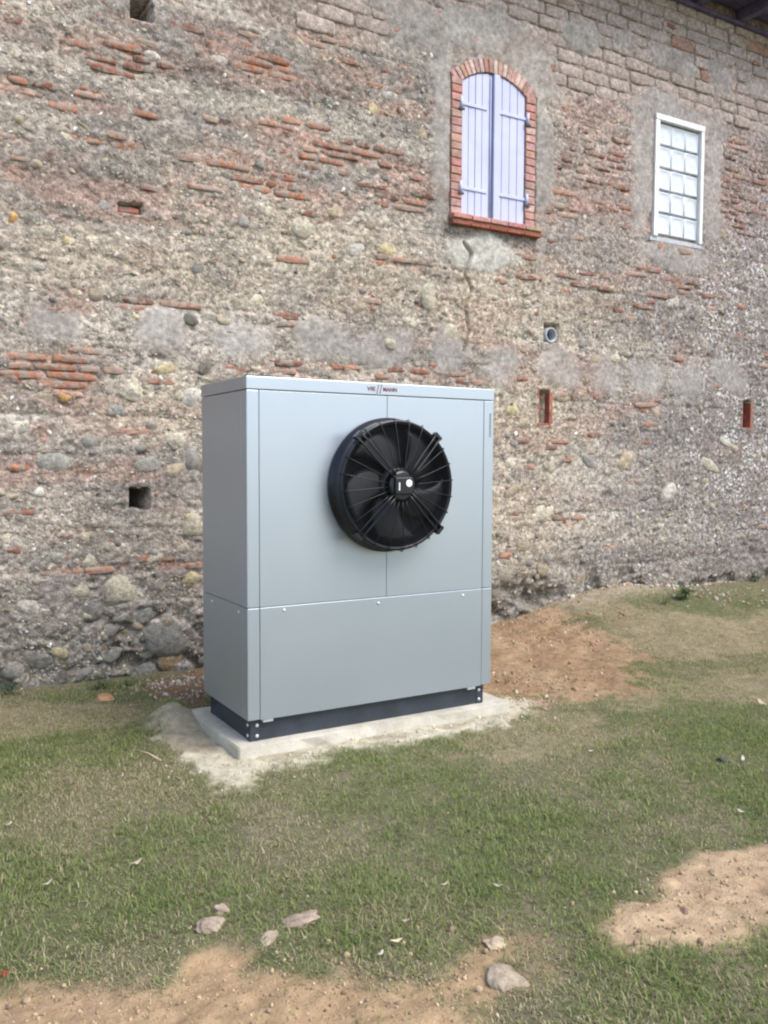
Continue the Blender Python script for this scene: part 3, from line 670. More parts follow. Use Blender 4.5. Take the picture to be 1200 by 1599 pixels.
# ------------------------------------------------------------------ eave of the roof
eave = bpart(MB().box(-5.2, 14.2, WY-.62, WY+.7, ZT+.145, ZT+.17).build('roof_eave', M['wood'])); eave['label'] = 'dark underside of the roof eave at the upper corner'
for k in range(6): place(eave, MB().box(-5.2, 14.2, WY-.60+k*.105, WY-.60+k*.105+.098, ZT+.118, ZT+.143).build('soffit_board', M['wood'], None, .003))
for k in range(30): place(eave, MB().box(-4.9+k*.65, -4.9+k*.65+.085, WY-.56, WY+.30, ZT+.005, ZT+.116).build('rafter', M['wood'], None, .005))
place(eave, MB().box(-5.2, 14.2, WY-.04, WY+.3, ZT-.035, ZT+.003).build('wall_plate', M['wood'], None, .006))

# ------------------------------------------------------------------ ground
def poly_mask(X, Y, pts, soft=.10, wob=.12, s=0, f=2.2):
    P = [G(*p) for p in pts]; ins = np.zeros(X.shape, bool); dmin = np.full(X.shape, 1e9); n = len(P)
    for i in range(n):
        (a, b), (c, d) = P[i], P[(i+1) % n]
        with np.errstate(divide='ignore', invalid='ignore'):
            ins ^= ((b > Y) != (d > Y)) & (X < (c-a)*(Y-b)/(d-b+1e-12)+a)
        t = np.clip(((X-a)*(c-a)+(Y-b)*(d-b))/((c-a)**2+(d-b)**2+1e-9), 0, 1); dmin = np.minimum(dmin, np.hypot(X-a-t*(c-a), Y-b-t*(d-b)))
    sd = np.where(ins, dmin, -dmin)+wob*fbm(X, Y, f, 4, s)
    return ss(-soft, soft, sd)
P_FRONT = [(-60, 1570), (60, 1553), (180, 1530), (300, 1508), (470, 1502), (600, 1512), (700, 1505), (790, 1470), (830, 1478), (770, 1530), (745, 1590), (735, 1700), (200, 1800), (-200, 1700)]
P_RIGHT = [(945, 1445), (960, 1405), (1005, 1392), (1060, 1352), (1110, 1328), (1200, 1322), (1400, 1310), (1400, 1440), (1200, 1462), (1090, 1478), (985, 1496)]
P_BROWN = [(700, 990), (790, 962), (860, 978), (930, 1004), (1015, 1030), (975, 1052), (985, 1075), (900, 1092), (830, 1098), (790, 1092), (700, 1100)]
P_LBASE = [(225, 1075), (300, 1040), (340, 1040), (340, 1130), (250, 1115)]
P_SAND = [(235, 1128), (330, 1118), (370, 1160), (520, 1150), (800, 1088), (845, 1112), (800, 1135), (640, 1160), (520, 1178), (430, 1210), (385, 1232), (330, 1222), (270, 1190)]
P_DRY1 = [(900, 975), (1060, 985), (1200, 978), (1400, 968), (1400, 1018), (1200, 1026), (1020, 1026)]
P_DRY2 = [(975, 1060), (1100, 1056), (1200, 1048), (1350, 1046), (1350, 1080), (1200, 1098), (1080, 1094), (980, 1108)]
P_DRY3 = [(-80, 1105), (60, 1100), (200, 1098), (240, 1115), (150, 1145), (0, 1150), (-100, 1140)]
P_DRY4 = [(700, 1135), (850, 1105), (960, 1112), (930, 1160), (820, 1190), (700, 1180)]
def gz(X, Y):
    z = 0.21*ss(2.0, 4.8, X)*ss(0.2, 2.0, Y)+0.03*ss(3.5, 7, X)*ss(0, 2.1, Y)
    m = 0.10*np.exp(-((X-4.5)/.7)**2-((Y-1.98)/.22)**2)+0.12*np.exp(-((X+.14)/.13)**2-((Y-.82)/.24)**2)
    keep = 1-ss(.15, .5, np.maximum(np.maximum(-.08-X, X-1.70), np.maximum(-.05-Y, Y-.75)))   # level beside the slab
    b = 0.016*fbm(X, Y, 1.1, 3, 80)+0.010*fbm(X, Y, 4.2, 3, 81)+0.006*fbm(X, Y, 14, 3, 82)
    far_ = ss(8, 30, np.hypot(X, Y))
    keep = keep*(1-np.exp(-((X+.16)/.2)**2-((Y-.80)/.25)**2))
    return z+m+b*(1-.75*keep)+far_*0.3*fbm(X, Y, .05, 2, 84)
def gmasks(X, Y):
    m = dict(front=poly_mask(X, Y, P_FRONT, .16, .16, 1, 3), right=poly_mask(X, Y, P_RIGHT, .09, .09, 2, 4), brown=poly_mask(X, Y, P_BROWN, .28, .3, 3), lbase=poly_mask(X, Y, P_LBASE, .14, .15, 4),
             sand=poly_mask(X, Y, P_SAND, .11, .13, 5, 5), dry=np.maximum.reduce([poly_mask(X, Y, p, .22, .25, 6+i) for i, p in enumerate((P_DRY1, P_DRY2, P_DRY3, P_DRY4))]))
    for k_, a_ in (('front', .42), ('right', .38), ('brown', .6), ('sand', .45), ('lbase', .6), ('dry', .5)):
        m[k_] = ss(.12, .88, m[k_]+a_*np.clip(fbm(X, Y, 8.0, 4, 210, .6)*1.4, -1, 1)*(4*m[k_]*(1-m[k_])+.12*(m[k_] > .01)))
    m['wallfoot'] = ss(1.65, 1.95, Y+.15*fbm(X, Y, 2, 3, 88))
    return m
gx = axis(-2.2, 7.2, 0.02, -150, 150, 1.3); gy = axis(-3.2, 2.1, 0.02, -150, 40, 1.3)
GX, GY = np.meshgrid(gx, gy); GZ = gz(GX, GY); gm = gmasks(GX, GY)
GZ -= 0.025*gm['front']*(.5+.5*fbm(GX, GY, 3, 2, 95))
GZ += 0.012*gm['right']*(1+fbm(GX, GY, 6, 3, 90))+0.020*gm['front']*fbm(GX*.6, GY*1.3, 9, 3, 91, .65)+.020*gm['right']*fbm(GX*.7, GY*1.4, 10, 3, 94, .65)+.022*gm['brown']*fbm(GX, GY, 9, 3, 92)+.012*gm['sand']*(1+fbm(GX, GY, 10, 3, 93))
dist = np.hypot(GX-1, GY+1)
GC = np.ones(GX.shape+(3,))*np.array((0.145, 0.15, 0.078))
GC = lerp(GC, ss(-.2, .35, fbm(GX, GY, 1.6, 4, 85)), (0.185, 0.172, 0.105))
GC = lerp(GC, .6*ss(.1, .4, fbm(GX, GY, 5, 3, 86)), (0.23, 0.19, 0.13))
GC = lerp(GC, .65*gm['dry'], (.33, .27, .175))
GC = lerp(GC, gm['wallfoot']*.7, (.21, .18, .12))
GC = lerp(GC, gm['wallfoot']*.8*ss(3.4, 4.0, GX)*(1-ss(5.2, 6, GX)), (.40, .335, .25))
GC = lerp(GC, .88*gm['brown'], (.345, .225, .135))
GC = lerp(GC, .6*gm['brown']*ss(0, .4, fbm(GX, GY, 2.4, 3, 87)), (.42, .30, .19))
GC = lerp(GC, .9*gm['lbase'], (.24, .15, .095))
GC = lerp(GC, .95*gm['front'], (.47, .325, .19))
GC = lerp(GC, .5*gm['front']*ss(0, .4, fbm(GX, GY, 2.2, 4, 97)), (.36, .255, .165))
GC = lerp(GC, .97*gm['right'], (.53, .385, .24)); GC = lerp(GC, .55*gm['right']*ss(0, .4, fbm(GX*.6, GY*1.5, 4, 4, 217, .6)), (.41, .285, .18))
GC = lerp(GC, .97*gm['sand'], (.58, .53, .40)); GC = lerp(GC, .75*gm['sand']*ss(.05, .4, fbm(GX, GY, 6, 4, 215, .6)), (.37, .31, .215))
sx_, sy_ = G(290, 1145); GC = lerp(GC, .8*gm['sand']*(1-ss(.10, .30, np.hypot((GX-sx_)*1.0, (GY-sy_)*.7)+.08*fbm(GX, GY, 5, 3, 98))), (.30, .265, .20))
GC = np.clip(GC*(1+.14*fbm(GX, GY, 9, 3, 99))[..., None], .02, .8)
VG = np.stack([GX, GY, GZ], -1).reshape(-1, 3); gny, gnx = GX.shape; gi = np.arange(gnx*gny).reshape(gny, gnx)
FG = np.stack([gi[:-1, :-1], gi[:-1, 1:], gi[1:, 1:], gi[1:, :-1]], -1).reshape(-1, 4)
ground = link('ground', mesh_np('ground', VG, FG, True, GC.reshape(-1, 3)), M['ground']); ground['kind'] = 'structure'
def gzat(x, y):
    j = np.clip(np.searchsorted(gy, y), 1, gny-1); i = np.clip(np.searchsorted(gx, x), 1, gnx-1)
    tx = (x-gx[i-1])/(gx[i]-gx[i-1]); ty = (y-gy[j-1])/(gy[j]-gy[j-1])
    return (GZ[j-1, i-1]*(1-tx)+GZ[j-1, i]*tx)*(1-ty)+(GZ[j, i-1]*(1-tx)+GZ[j, i]*tx)*ty

# ------------------------------------------------------------------ grass
def blades(n, xr, yr, lmin, lmax, wmin, wmax, densf, seed):
    g = np.random.default_rng(seed); x = g.uniform(*xr, n); y = g.uniform(*yr, n)
    k = densf(x, y); ok = g.random(n) < k; x, y = x[ok], y[ok]; n = len(x)
    z = gzat(x, y)
    green = np.clip(.55+.85*fbm(x, y, 1.3, 4, 110)+.35*fbm(x, y, 7, 3, 111)+g.normal(0, .22, n), 0, 1)
    m = gmasks(x, y); green *= 1-.45*m['dry']; clump = ss(-.2, .5, fbm(x, y, 5.5, 3, 115))
    L = g.uniform(lmin, lmax, n)*(.62+.4*green+.45*clump); w = g.uniform(wmin, wmax, n)
    a = g.uniform(0, 2*np.pi, n); lean = np.clip(g.normal(1.0, .28, n), .15, 1.45)
    dx, dy = np.cos(a), np.sin(a); px, py = -dy, dx
    base = np.stack([x, y, z-.004], 1); d1 = np.stack([dx*np.sin(lean*.6), dy*np.sin(lean*.6), np.cos(lean*.6)], 1); d2 = np.stack([dx*np.sin(lean*1.2), dy*np.sin(lean*1.2), np.cos(lean*1.2)*.8], 1)
    pp = np.stack([px, py, np.zeros(n)], 1)*w[:, None]/2
    mid = base+d1*(L*.55)[:, None]; tip = mid+d2*(L*.5)[:, None]
    tip[:, 2] = np.maximum(tip[:, 2], z+.004)
    V = np.stack([base-pp, base+pp, mid-pp*.8, mid+pp*.8, tip], 1).reshape(-1, 3)
    o = (np.arange(n)*5)[:, None]
    F = np.concatenate([o+np.array([[0, 1, 3]]), o+np.array([[0, 3, 2]]), o+np.array([[2, 3, 4]])], 1).reshape(-1, 3)
    gr = np.array((.145, .20, .065)); dr = np.array((.52, .46, .28)); g2 = np.array((.30, .345, .13)); db = np.array((.21, .165, .10))
    t = g.random(n)[:, None]; gc = gr*(1-t)+g2*t; dc = dr*(1-t*.6)+db*t*.6
    q = (g.random(n) < ss(.15, .75, green))[:, None]
    c = np.where(q, gc, dc)*g.uniform(.75, 1.25, n)[:, None]
    return V, F, np.repeat(c, 5, 0)
def dens(x, y):
    m = gmasks(x, y); d = np.hypot(x-CAM[0], y-CAM[1])
    bare = np.maximum.reduce([m['front']*.965, m['right']*.99, m['brown']*.93, m['sand']*.985, m['lbase']*.9, m['wallfoot']*.35, m['dry']*.30])
    k = (1-bare)*(.55+.45*ss(-.45, .1, fbm(x, y, 2.1, 4, 120)))
    k *= np.clip(1.25-d/9.5, .25, 1)
    k[(x > -.07) & (x < 1.68) & (y > -.035) & (y < .75)] = 0
    vis = np.abs((x-CAM[0])*_R0[0]+(y-CAM[1])*_R0[1]) < .62*((x-CAM[0])*_F[0]+(y-CAM[1])*_F[1])+.7
    return k*vis
V1, F1, C1 = blades(900000, (-2.2, 7.2), (-3.2, 1.98), .014, .038, .0020, .0042, dens, 1)
grass = link('grass', mesh_np('grass', V1, F1, True, C1), M['grass']); grass['kind'] = 'stuff'; grass['label'] = 'short half dry grass over the yard'; grass['category'] = 'grass'

# ------------------------------------------------------------------ gravel at the foot of the wall
gi_items = []; gr_ = random.Random(9)
def scatter(n, pts, smin, smax, cols, rad):
    for _ in range(n):
        cx, cy = gr_.choice(pts); x0, y0 = G(cx, cy); x = gr_.gauss(x0, rad); y = min(1.97, gr_.gauss(y0, rad*.6)); s_ = gr_.uniform(smin, smax)*(1+(gr_.random() < .1))
        if -.07 < x < 1.69 and -.04 < y < .76: continue
        f_ = gr_.uniform(.75, 1.2)
        gi_items.append((mtx((x, y, float(gzat(x, y))+s_*.2), (gr_.uniform(-3, 3), gr_.uniform(-3, 3), gr_.uniform(-3, 3)), (s_, s_*.8, s_*.7)), gr_.randrange(14), tuple(k*f_ for k in gr_.choice(cols))))
GC1 = [(.50, .42, .32), (.60, .54, .45), (.40, .26, .18), (.34, .29, .23)]
scatter(420, [(235, 1075), (265, 1068), (295, 1060), (310, 1085)], .005, .014, GC1, .16)
scatter(520, [(800, 985), (850, 1000), (900, 1010), (850, 1060), (940, 985), (800, 1080), (920, 960)], .004, .011, GC1, .35)
scatter(420, [(400, 1205), (320, 1195), (500, 1170), (640, 1150), (780, 1120), (820, 1100)], .003, .008, [(.62, .57, .45), (.5, .45, .36)], .16)
scatter(300, [(150, 1570), (400, 1545), (620, 1560), (1100, 1400), (1020, 1450), (1150, 1370)], .002, .007, [(.58, .45, .30), (.40, .30, .2), (.62, .52, .38)], .35)
scatter(900, [(800, 985), (850, 1000), (900, 1010), (850, 1060), (940, 985), (800, 1080), (920, 960)], .004, .013, [(.36, .23, .13), (.30, .19, .11), (.42, .30, .2)], .35)
scatter(900, [(100, 1580), (250, 1560), (400, 1545), (620, 1560), (1100, 1400), (1020, 1450), (1150, 1370), (1180, 1420)], .002, .006, [(.50, .38, .25), (.42, .31, .2)], .2)
scatter(330, [(60, 1590), (150, 1570), (400, 1545), (620, 1560), (520, 1530), (700, 1520), (1100, 1400), (1020, 1450), (1150, 1370)], .004, .010, [(.46, .34, .22), (.38, .27, .175), (.30, .21, .14)], .16)
scatter(420, [(900, 945), (960, 940), (1000, 930), (1060, 960), (1150, 960)], .006, .02, GC1, .3)
PM2 = [rock_mesh(900+i, 1, .5, False) for i in range(14)]
gravel = join_stuff('gravel', gi_items, PM2, masonry('gravel_mix', 'attr', .15, 0, .5), None); gravel['label'] = 'scattered gravel and crumbs of mortar on the ground'; gravel['category'] = 'gravel'

# ------------------------------------------------------------------ concrete slab
def slab_mesh():
    bm = bmesh.new(); bmesh.ops.create_cube(bm, size=1.0)
    for v in bm.verts: v.co = Vector((-.062+(v.co.x+.5)*1.732, -.030+(v.co.y+.5)*.80, -.06+(v.co.z+.5)*.132))
    bmesh.ops.bevel(bm, geom=bm.edges[:], offset=.006, segments=2, affect='EDGES')
    for _ in range(4):
        bmesh.ops.subdivide_edges(bm, edges=[e for e in bm.edges if e.calc_length() > .06], cuts=1, use_grid_fill=True)
    for v in bm.verts:
        a = fbm(np.array(v.co.x*1.0), np.array(v.co.y*1.3+v.co.z*3), 6, 3, 130)
        v.co.y += .014*float(a)*(1 if v.co.y < .2 else 0); v.co.x += .014*float(a)*(1 if v.co.x < .2 else 0)
        if v.co.z > .06: v.co.z -= .004*abs(float(a))*(v.co.y < .02 or v.co.x < .0)
    me = bpy.data.meshes.new('concrete_slab'); bm.to_mesh(me); bm.free(); return me
slab = tag(link('concrete_slab', slab_mesh(), M['concrete']), 'pale concrete slab under the metal cabinet', 'slab')

# ------------------------------------------------------------------ heat pump cabinet
BW, BD, Z0, Z1, ZL, ZS = 1.545, 0.674, 0.192, 1.94, 1.872, 0.770
hp = empty('heat_pump', 'silver grey outdoor heat pump cabinet with one large black fan', 'heat pump', (BW/2, BD/2, 0.072))
def hpart(o, par=None):
    if par is None: o.parent = hp; o.matrix_parent_inverse = Matrix.Translation(hp.location).inverted()
    else: o.parent = par
    return o
g_ = .0022; bv = .0035
body = hpart(MB().box(.012, BW-.012, .012, BD-.012, Z0+.004, ZL).build('inner_body', M['plinth']))
lid = hpart(MB().box(-.002, BW+.002, -.003, BD+.003, ZL+g_, Z1).build('top_cover', M['cab'], None, .004))
PL, PR = .068, BW-.070
hpart(MB().box(0, PL-g_/2, 0, .07, ZS+g_/2, ZL-g_/2).build('corner_post', M['cab'], None, bv)); hpart(MB().box(0, PL-g_/2, 0, .07, Z0, ZS-g_/2).build('corner_post', M['cab'], None, bv))
hpart(MB().box(PR+g_/2, BW, 0, .07, ZS+g_/2, ZL-g_/2).build('corner_post', M['cab'], None, bv)); hpart(MB().box(PR+g_/2, BW, 0, .07, Z0, ZS-g_/2).build('corner_post', M['cab'], None, bv))
MX = .818
hpart(MB().box(PL+g_/2, MX-.001, .0015, .03, ZS+g_/2, ZL-g_/2).build('front_panel', M['cab'], None, .002))
hpart(MB().box(MX+.001, PR-g_/2, .0015, .03, ZS+g_/2, ZL-g_/2).build('front_panel', M['cab'], None, .002))
lowp = hpart(MB().box(PL+g_/2, PR-g_/2, -.0005, .03, Z0-.004, ZS-g_/2).build('lower_front_panel', M['cab'], None, .003))
for xa, xb in ((0, .03), (BW-.03, BW)):
    hpart(MB().box(xa, xb, .0715, BD, ZS+g_/2, ZL-g_/2).build('side_panel', M['cab'], None, bv)); hpart(MB().box(xa, xb, .0715, BD, Z0, ZS-g_/2).build('lower_side_panel', M['cab'], None, bv))
hpart(MB().box(.0325, BW-.0325, BD-.008, BD-.001, Z0, ZL-g_/2).build('back_panel', M['cab'], None, .003))
def hscrew(x, y, z, ax, par=None):
    prof = [(.0001, -.005), (.005, -.0048), (.0085, -.003), (.009, .001)]
    mb = MB().lathe(prof, (0, 0, 0), 14)
    if ax == 'x': mb.v = [(b, a, c) for a, b, c in mb.v]
    mb.v = [(a+x, b+y, c+z) for a, b, c in mb.v]
    return hpart(mb.build('screw', M['screw'], None, 0, True), par)
for px_ in ((444, 953), (591, 942), (723, 930)): sx, sz = W(*px_, Y=0); hscrew(sx, -.0008, sz, 'y')
for yy in (.12, .52): hscrew(0.0, yy, ZS-.035, 'x')
plinth = hpart(MB().box(.028, BW-.036, .034, BD-.03, .0725, Z0-.004).build('plinth', M['plinth'], None, .004))
for xa, xb in ((.024, .075), (BW-.083, BW-.032)):
    br = hpart(MB().box(xa, xb, .030, .08, .073, Z0-.006).build('plinth_bracket', M['plinth'], None, .003))
    for zz in (.10, .155):
        s_ = hscrew((xa+xb)/2+(.012 if xa < .5 else -.006), .029, zz, 'y', None); 
    if xa < .5:
        for zz in (.10, .155): hscrew(.0235, .062, zz, 'x')
for xx in (.115, BW-.135): hpart(MB().box(xx-.028, xx+.028, .006, .03, Z0-.020, Z0-.0045).build('panel_clip', M['screw'], None, .002))
hpart(MB().box(.10, .155, .10, .16, Z1, Z1+.018).build('lifting_lug', M['black'], None, .003)); hpart(MB().box(.012, .05, .03, .06, Z1, Z1+.010).build('lifting_lug', M['black'], None, .003))
# lettering on the cover
def text_mesh(txt, size, sx=1.0):
    cu = bpy.data.curves.new('lettering', 'FONT'); cu.body = txt; cu.size = size; cu.extrude = .0006; cu.offset = .0006
    t = bpy.data.objects.new('tmp', cu); COL.objects.link(t); dg = bpy.context.evaluated_depsgraph_get(); me = bpy.data.meshes.new_from_object(t.evaluated_get(dg)); bpy.data.objects.remove(t); me.name = 'lettering'
    w = max(v.co.x for v in me.vertices); return me, w
lx = .690; zb = 1.896
for part_, x0, x1 in (('VIE', lx, lx+.050), ('MANN', lx+.098, lx+.186)):
    me, w = text_mesh(part_, .030); me.materials.append(M['red'])
    o = hpart(link('lettering', me, None, None, (x0, -.0042, zb), (math.pi/2, 0, 0), ((x1-x0)/w, 1, 1)), None); 
for k in range(2):
    x0 = lx+.056+k*.019; mb = MB(); mb.tube([(x0+.000, -.0036, zb-.012), (x0+.007, -.0036, zb-.010), (x0+.006, -.0036, zb+.006), (x0+.013, -.0036, zb+.018), (x0+.012, -.0036, zb+.033), (x0+.019, -.0036, zb+.034)], .0022, 6)
    hpart(mb.build('lettering', M['red']))
lb = hpart(MB().box(BW-.030, BW-.018, -.0012, .0, 1.66, 1.80).build('rating_strip', M['greyprint']))
# fan
FC = (.818, 0.0, 1.387); RF = .362
fan = hpart(MB().lathe([(RF-.004, -.002), (RF+.004, -.006), (RF+.004, -.016), (RF-.014, -.020), (RF-.016, -.100), (RF-.010, -.112), (RF-.014, -.122), (RF-.028, -.122), (RF-.034, -.112), (RF-.034, -.04), (RF-.05, -.01), (RF-.05, .0)], FC, 96).build('fan_housing', M['black'], None, 0, True))
fan['label'] = 'black round fan housing with wire guard'
hpart(MB().lathe([(RF-.045, -.004), (.0005, -.0045)], FC, 48).build('fan_shade_disc', M['dark_depth']), fan)  # flat black disc over the panel, painted shade behind the blades
nb = 5
for k in range(nb):
    a0_ = 2*math.pi*k/nb+.35; v = []; f = []; nr, nc_ = 9, 7
    for i in range(nr):
        t = i/(nr-1); rad = .075+t*(RF-.055-.075); sweep = .10+.55*t**1.6; ch = (1.02-.20*t)
        for j in range(nc_):
            s_ = j/(nc_-1)-.5; ang = a0_+sweep+s_*ch*(1.25-.35*t); y = -.078-.040*s_*(1-.35*t)-.010*(1-4*s_*s_)
            v.append((FC[0]+rad*math.cos(ang), y, FC[2]+rad*math.sin(ang)))
    for i in range(nr-1):
        for j in range(nc_-1): f.append((i*nc_+j, i*nc_+j+1, (i+1)*nc_+j+1, (i+1)*nc_+j))
    o = hpart(MB().add(v, f).build('fan_blade', M['blade'], None, 0, True), fan); so = o.modifiers.new('thick', 'SOLIDIFY'); so.thickness = .004
def gy_(r): return -.122-.030*(1-(r/RF)**2)        # the guard bulges a little
for k, rad in enumerate(np.linspace(.10, RF-.02, 20)):
    hpart(MB().tube([(FC[0]+rad*math.cos(2*math.pi*q/64), gy_(rad), FC[2]+rad*math.sin(2*math.pi*q/64)) for q in range(64)], .0012, 5, True).build('guard_ring', M['ring'], None, 0, True), fan)
for k in range(24):
    a = 2*math.pi*(k+.3)/24; ca, sa = math.cos(a), math.sin(a)
    pts = [(FC[0]+r_*ca, gy_(r_)-.003, FC[2]+r_*sa) for r_ in np.linspace(.085, RF-.012, 7)]+[(FC[0]+(RF-.004)*ca, -.118, FC[2]+(RF-.004)*sa), (FC[0]+(RF-.006)*ca, -.095, FC[2]+(RF-.006)*sa)]
    hpart(MB().tube(pts, .0026, 6).build('guard_spoke', M['wire'], None, 0, True), fan)
for a in (R(47), R(133), R(227), R(317)):
    for off in (-.016, .016):
        ca, sa = math.cos(a), math.sin(a); nx_, nz_ = -sa*off, ca*off
        pts = [(FC[0]+r_*ca+nx_*k_, y_, FC[2]+r_*sa+nz_*k_) for r_, y_, k_ in ((.07, -.165, .6), (.13, -.160, .8), (.20, -.150, 1), (.30, -.140, 1), (RF-.008, -.134, 1), (RF+.006, -.120, 1), (RF+.002, -.09, 1))]
        hpart(MB().tube(pts, .0052, 8).build('guard_strut', M['wire'], None, 0, True), fan)
    o = hpart(MB().box(-.026, .026, -.136, -.100, -.010, .010).build('strut_clamp', M['black'], None, .003), fan)
    o.matrix_local = Matrix.Translation((FC[0]+(RF+.002)*math.cos(a), 0, FC[2]+(RF+.002)*math.sin(a)))@Matrix.Rotation(math.pi/2-a, 4, 'Y')
motor = hpart(MB().lathe([(.105, -.02), (.105, -.100), (.095, -.112), (.085, -.115), (.080, -.158), (.07, -.165), (.0005, -.166)], FC, 40).build('motor_hub', M['black'], None, .002, False), fan)
hpart(MB().box(FC[0]-.054, FC[0]+.054, -.180, -.150, FC[2]-.046, FC[2]+.046).build('terminal_box', M['black'], None, .006), fan)
hpart(MB().lathe([(.020, -.1795), (.019, -.182), (.0005, -.1825)], (FC[0]+.030, 0, FC[2]+.014), 24).build('round_sticker', M['white']), fan)
hpart(MB().box(FC[0]-.034, FC[0]-.027, -.1815, -.1795, FC[2]-.024, FC[2]+.018).build('bar_sticker', M['white']), fan)

# ------------------------------------------------------------------ loose things on the ground
def clod_mesh(seed):
    bm = bmesh.new(); bmesh.ops.create_icosphere(bm, subdivisions=4, radius=1.0)
    for v in bm.verts:
        d = v.co.copy(); a = float(fbm(np.array(d.x*.9+d.z*.6+seed*7.0), np.array(d.y*.9-d.z*.5), 1.5, 4, 140, .6)); v.co = d*(1+.55*a)
    me = bpy.data.meshes.new('clod'); bm.to_mesh(me); bm.free()
    for p in me.polygons: p.use_smooth = True
    return me
CLM = [clod_mesh(i) for i in range(6)]
for m_ in CLM: m_.materials.append(M['clod'])
def clod(px_, py_, rx, ry, c, label, k, hgt_=.5, name='clod', cat='clod', group=None):
    x, y = G(px_, py_); d = math.hypot(x-CAM[0], y-CAM[1]); a = rx*d/FPX*1.0; h = a*hgt_
    o = link(name, CLM[k % 6], None, None, (x, y, float(gzat(x, y))+h*.02), (.1, .1, k*1.3), (a, a*.9*ry, h)); o.color = (*c, 1); return tag(o, label, cat, group)
PK = (.39, .305, .235)
clod(330, 1446, 24, 1.0, PK, 'knobbly beige clod of dry earth in the grass', 0, .42)
clod(346, 1422, 17, .9, PK, 'smaller beige clod touching the back of the knobbly clod', 1, .5)
clod(468, 1437, 34, .8, PK, 'long flat beige clod in the grass right of the knobbly clod', 2, .28)
clod(418, 1466, 22, .7, (.48, .38, .29), 'thin flat beige clod in front of the long flat one', 3, .2)
clod(790, 1527, 33, .9, (.39, .315, .235), 'large pale rounded clod beside the front bare earth patch', 4, .36)
clod(776, 1474, 20, .9, (.52, .41, .29), 'small sandy clod behind the large pale rounded clod', 5, .34)
clod(1128, 1190, 13, .7, (.10, .085, .095), 'dark grey lump in the grass at the right edge', 1, .5)
clod(963, 1430, 9, .8, (.46, .33, .21), 'little sandy lump at the left tip of the right earth patch', 2, .6)
clod(1068, 1430, 9, .8, (.30, .20, .15), 'dark brown lump on the right earth patch', 3, .5)
clod(165, 1091, 14, .9, (.46, .26, .14), 'orange brown stone on the ground near the wall foot', 4, .45, 'stone', 'stone')
clod(8, 1517, 7, .9, (.34, .07, .05), 'small red brick crumb in the grass at the left edge', 5, .6, 'brick_crumb', 'brick')
def leaf_mesh(seed):
    r_ = random.Random(seed); v = [(0, 0, .02)]; n = 10
    for k in range(n):
        a = 2*math.pi*k/n; rr = 1*(1-.45*abs(math.sin(a)))*r_.uniform(.8, 1.1); v.append((rr*math.cos(a), .55*rr*math.sin(a), .16*math.cos(2*a)+r_.uniform(-.06, .1)))
    return MB().add(v, [(0, 1+k, 1+(k+1) % n) for k in range(n)]).mesh('dry_leaf', True)
LM = [leaf_mesh(i) for i in range(4)]
for m_ in LM: m_.materials.append(M['dryleaf'])
LEAVES = [(213, 1350, 15, 'straw coloured dry leaf in the grass left of centre', (.62, .53, .40)), (14, 1292, 10, 'pale curled dry leaf by the left edge', (.60, .53, .45)), (1160, 1193, 9, 'whitish dry leaf right of the dark grey lump', (.72, .68, .60)),
          (695, 1387, 9, 'small pale dry leaf in the grass left of the cream one', (.58, .48, .38)), (778, 1391, 11, 'cream dry leaf in the grass right of centre', (.66, .58, .46)), (634, 1450, 9, 'brown dry leaf in the grass above the front earth patch', (.46, .36, .28)),
          (620, 1482, 13, 'long straw coloured leaf at the edge of the front earth patch', (.66, .56, .38)), (595, 1499, 11, 'cream dry leaf lying right on the edge of the front bare earth', (.62, .55, .42)), (1157, 1274, 8, 'pale dry leaf by the right edge above the right earth patch', (.66, .60, .52)),
          (923, 1180, 6, 'tiny white leaf in the grass right of the slab', (.70, .66, .58)), (698, 1276, 8, 'brown upright dry leaf in the grass in front of the slab', (.48, .34, .22)), (75, 1385, 12, 'faded dry leaf in the grass near the left edge', (.50, .44, .34)), (1190, 1104, 12, 'straw coloured leaf in green grass at the right edge', (.62, .50, .34))]
for i, (px_, py_, s_, lab, c) in enumerate(LEAVES):
    x, y = G(px_, py_); d = math.hypot(x-CAM[0], y-CAM[1]); a = s_*d/FPX*.85; c = tuple(k*.85 for k in c)
    o = link('dry_leaf', LM[i % 4], None, None, (x, y, float(gzat(x, y))+.022), (rb.uniform(-.25, .25), rb.uniform(-.25, .25), rb.uniform(0, 3)), (a, a, a)); o.color = (*c, 1); tag(o, lab, 'leaf', 'dry leaves lying in the grass')
xa, ya = G(212, 1180); xb, yb = G(252, 1196)
o = tag(MB().tube([(xa, ya, .03), ((xa+xb)/2, (ya+yb)/2+.01, .037), (xb, yb, .028)], .004, 6).build('twig', M['dryleaf'], None, 0, True), 'thin straw coloured twig beside the pale sand left of the slab', 'twig'); o.color = (.52, .42, .28, 1)

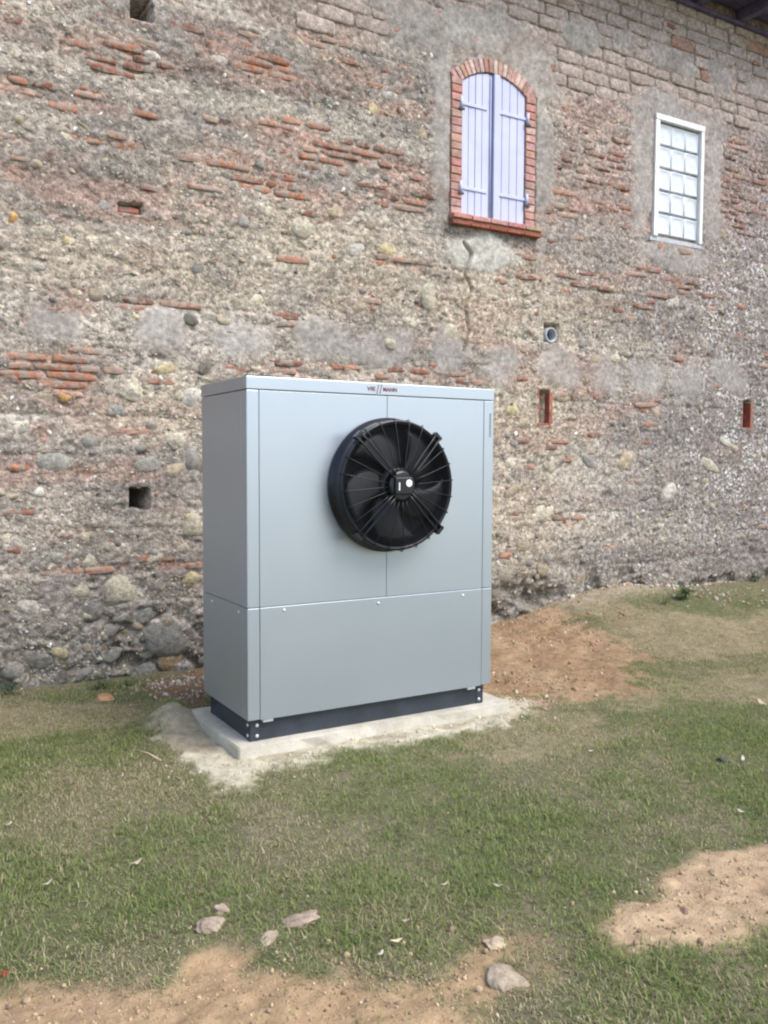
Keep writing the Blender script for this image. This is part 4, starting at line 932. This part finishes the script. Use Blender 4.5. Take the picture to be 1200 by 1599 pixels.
# ------------------------------------------------------------------ weeds at the wall's foot
def weed(px_, py_, n, hgt_, label, cols, seed, yw=None):
    g = random.Random(seed); x, y = G(px_, py_, .15 if px_ > 700 else 0.0)
    y = min(y, 1.93) if yw is None else yw; x = W(px_, py_, y)[0]
    z = float(gzat(x, y)); v = []; f = []; cc = []; st = MB()
    for k in range(n):
        a = g.uniform(0, 6.28); lean = g.uniform(.2, 1.1); L = hgt_*g.uniform(.5, 1.0)
        top = Vector((math.cos(a)*math.sin(lean)*L, math.sin(a)*math.sin(lean)*L*.7, math.cos(lean)*L)); b0 = Vector((g.uniform(-.03, .03), g.uniform(-.02, .02), 0))
        if k % 3 == 0: st.tube([b0, b0+top*.55+Vector((0, 0, .01)), b0+top], [.003, .002, .0012], 5)
        for q in range(4):
            c0 = b0+top*g.uniform(.35, 1.0); la = g.uniform(0, 6.28); ll = hgt_*g.uniform(.14, .28); d = Vector((math.cos(la), math.sin(la), g.uniform(-.2, .7))).normalized(); s_ = d.cross(Vector((0, 0, 1))).normalized()*ll*.28
            m_ = len(v); v += [c0, c0+d*ll*.5+s_, c0+d*ll, c0+d*ll*.5-s_]; f.append((m_, m_+1, m_+2, m_+3)); c = g.choice(cols); kk = g.uniform(.7, 1.3); cc += [tuple(t*kk for t in c)]*4
    root = empty('weed', label, 'weed', (x, y, z), 'weeds at the foot of the wall')
    link('foliage', mesh_np('foliage', np.array([tuple(p) for p in v]), np.array(f), False, np.array(cc)), M['leaf'], root)
    o = st.build('stem', M['terra'] if False else M['stemg'], root)
def stem_mat():
    return paint('green_stem', (.10, .13, .05), .7, .2)
M['stemg'] = stem_mat()
GRN = [(.05, .10, .035), (.08, .13, .05), (.035, .07, .03)]
weed(1070, 945, 34, .20, 'leafy green weed at the wall foot right of the cabinet', GRN, 1)
weed(1040, 950, 14, .10, 'low green weed just left of the taller leafy one', GRN, 4)
weed(160, 1075, 22, .10, 'green weed at the wall foot left of the cabinet', GRN, 2)
weed(195, 1072, 14, .08, 'small green weed nearest the cabinet on its left side', GRN, 3)
weed(15, 1085, 24, .11, 'green tuft of weeds at the wall foot by the left edge', GRN, 5)
weed(1180, 912, 24, .14, 'green weed at the wall foot by the right edge', GRN, 6)
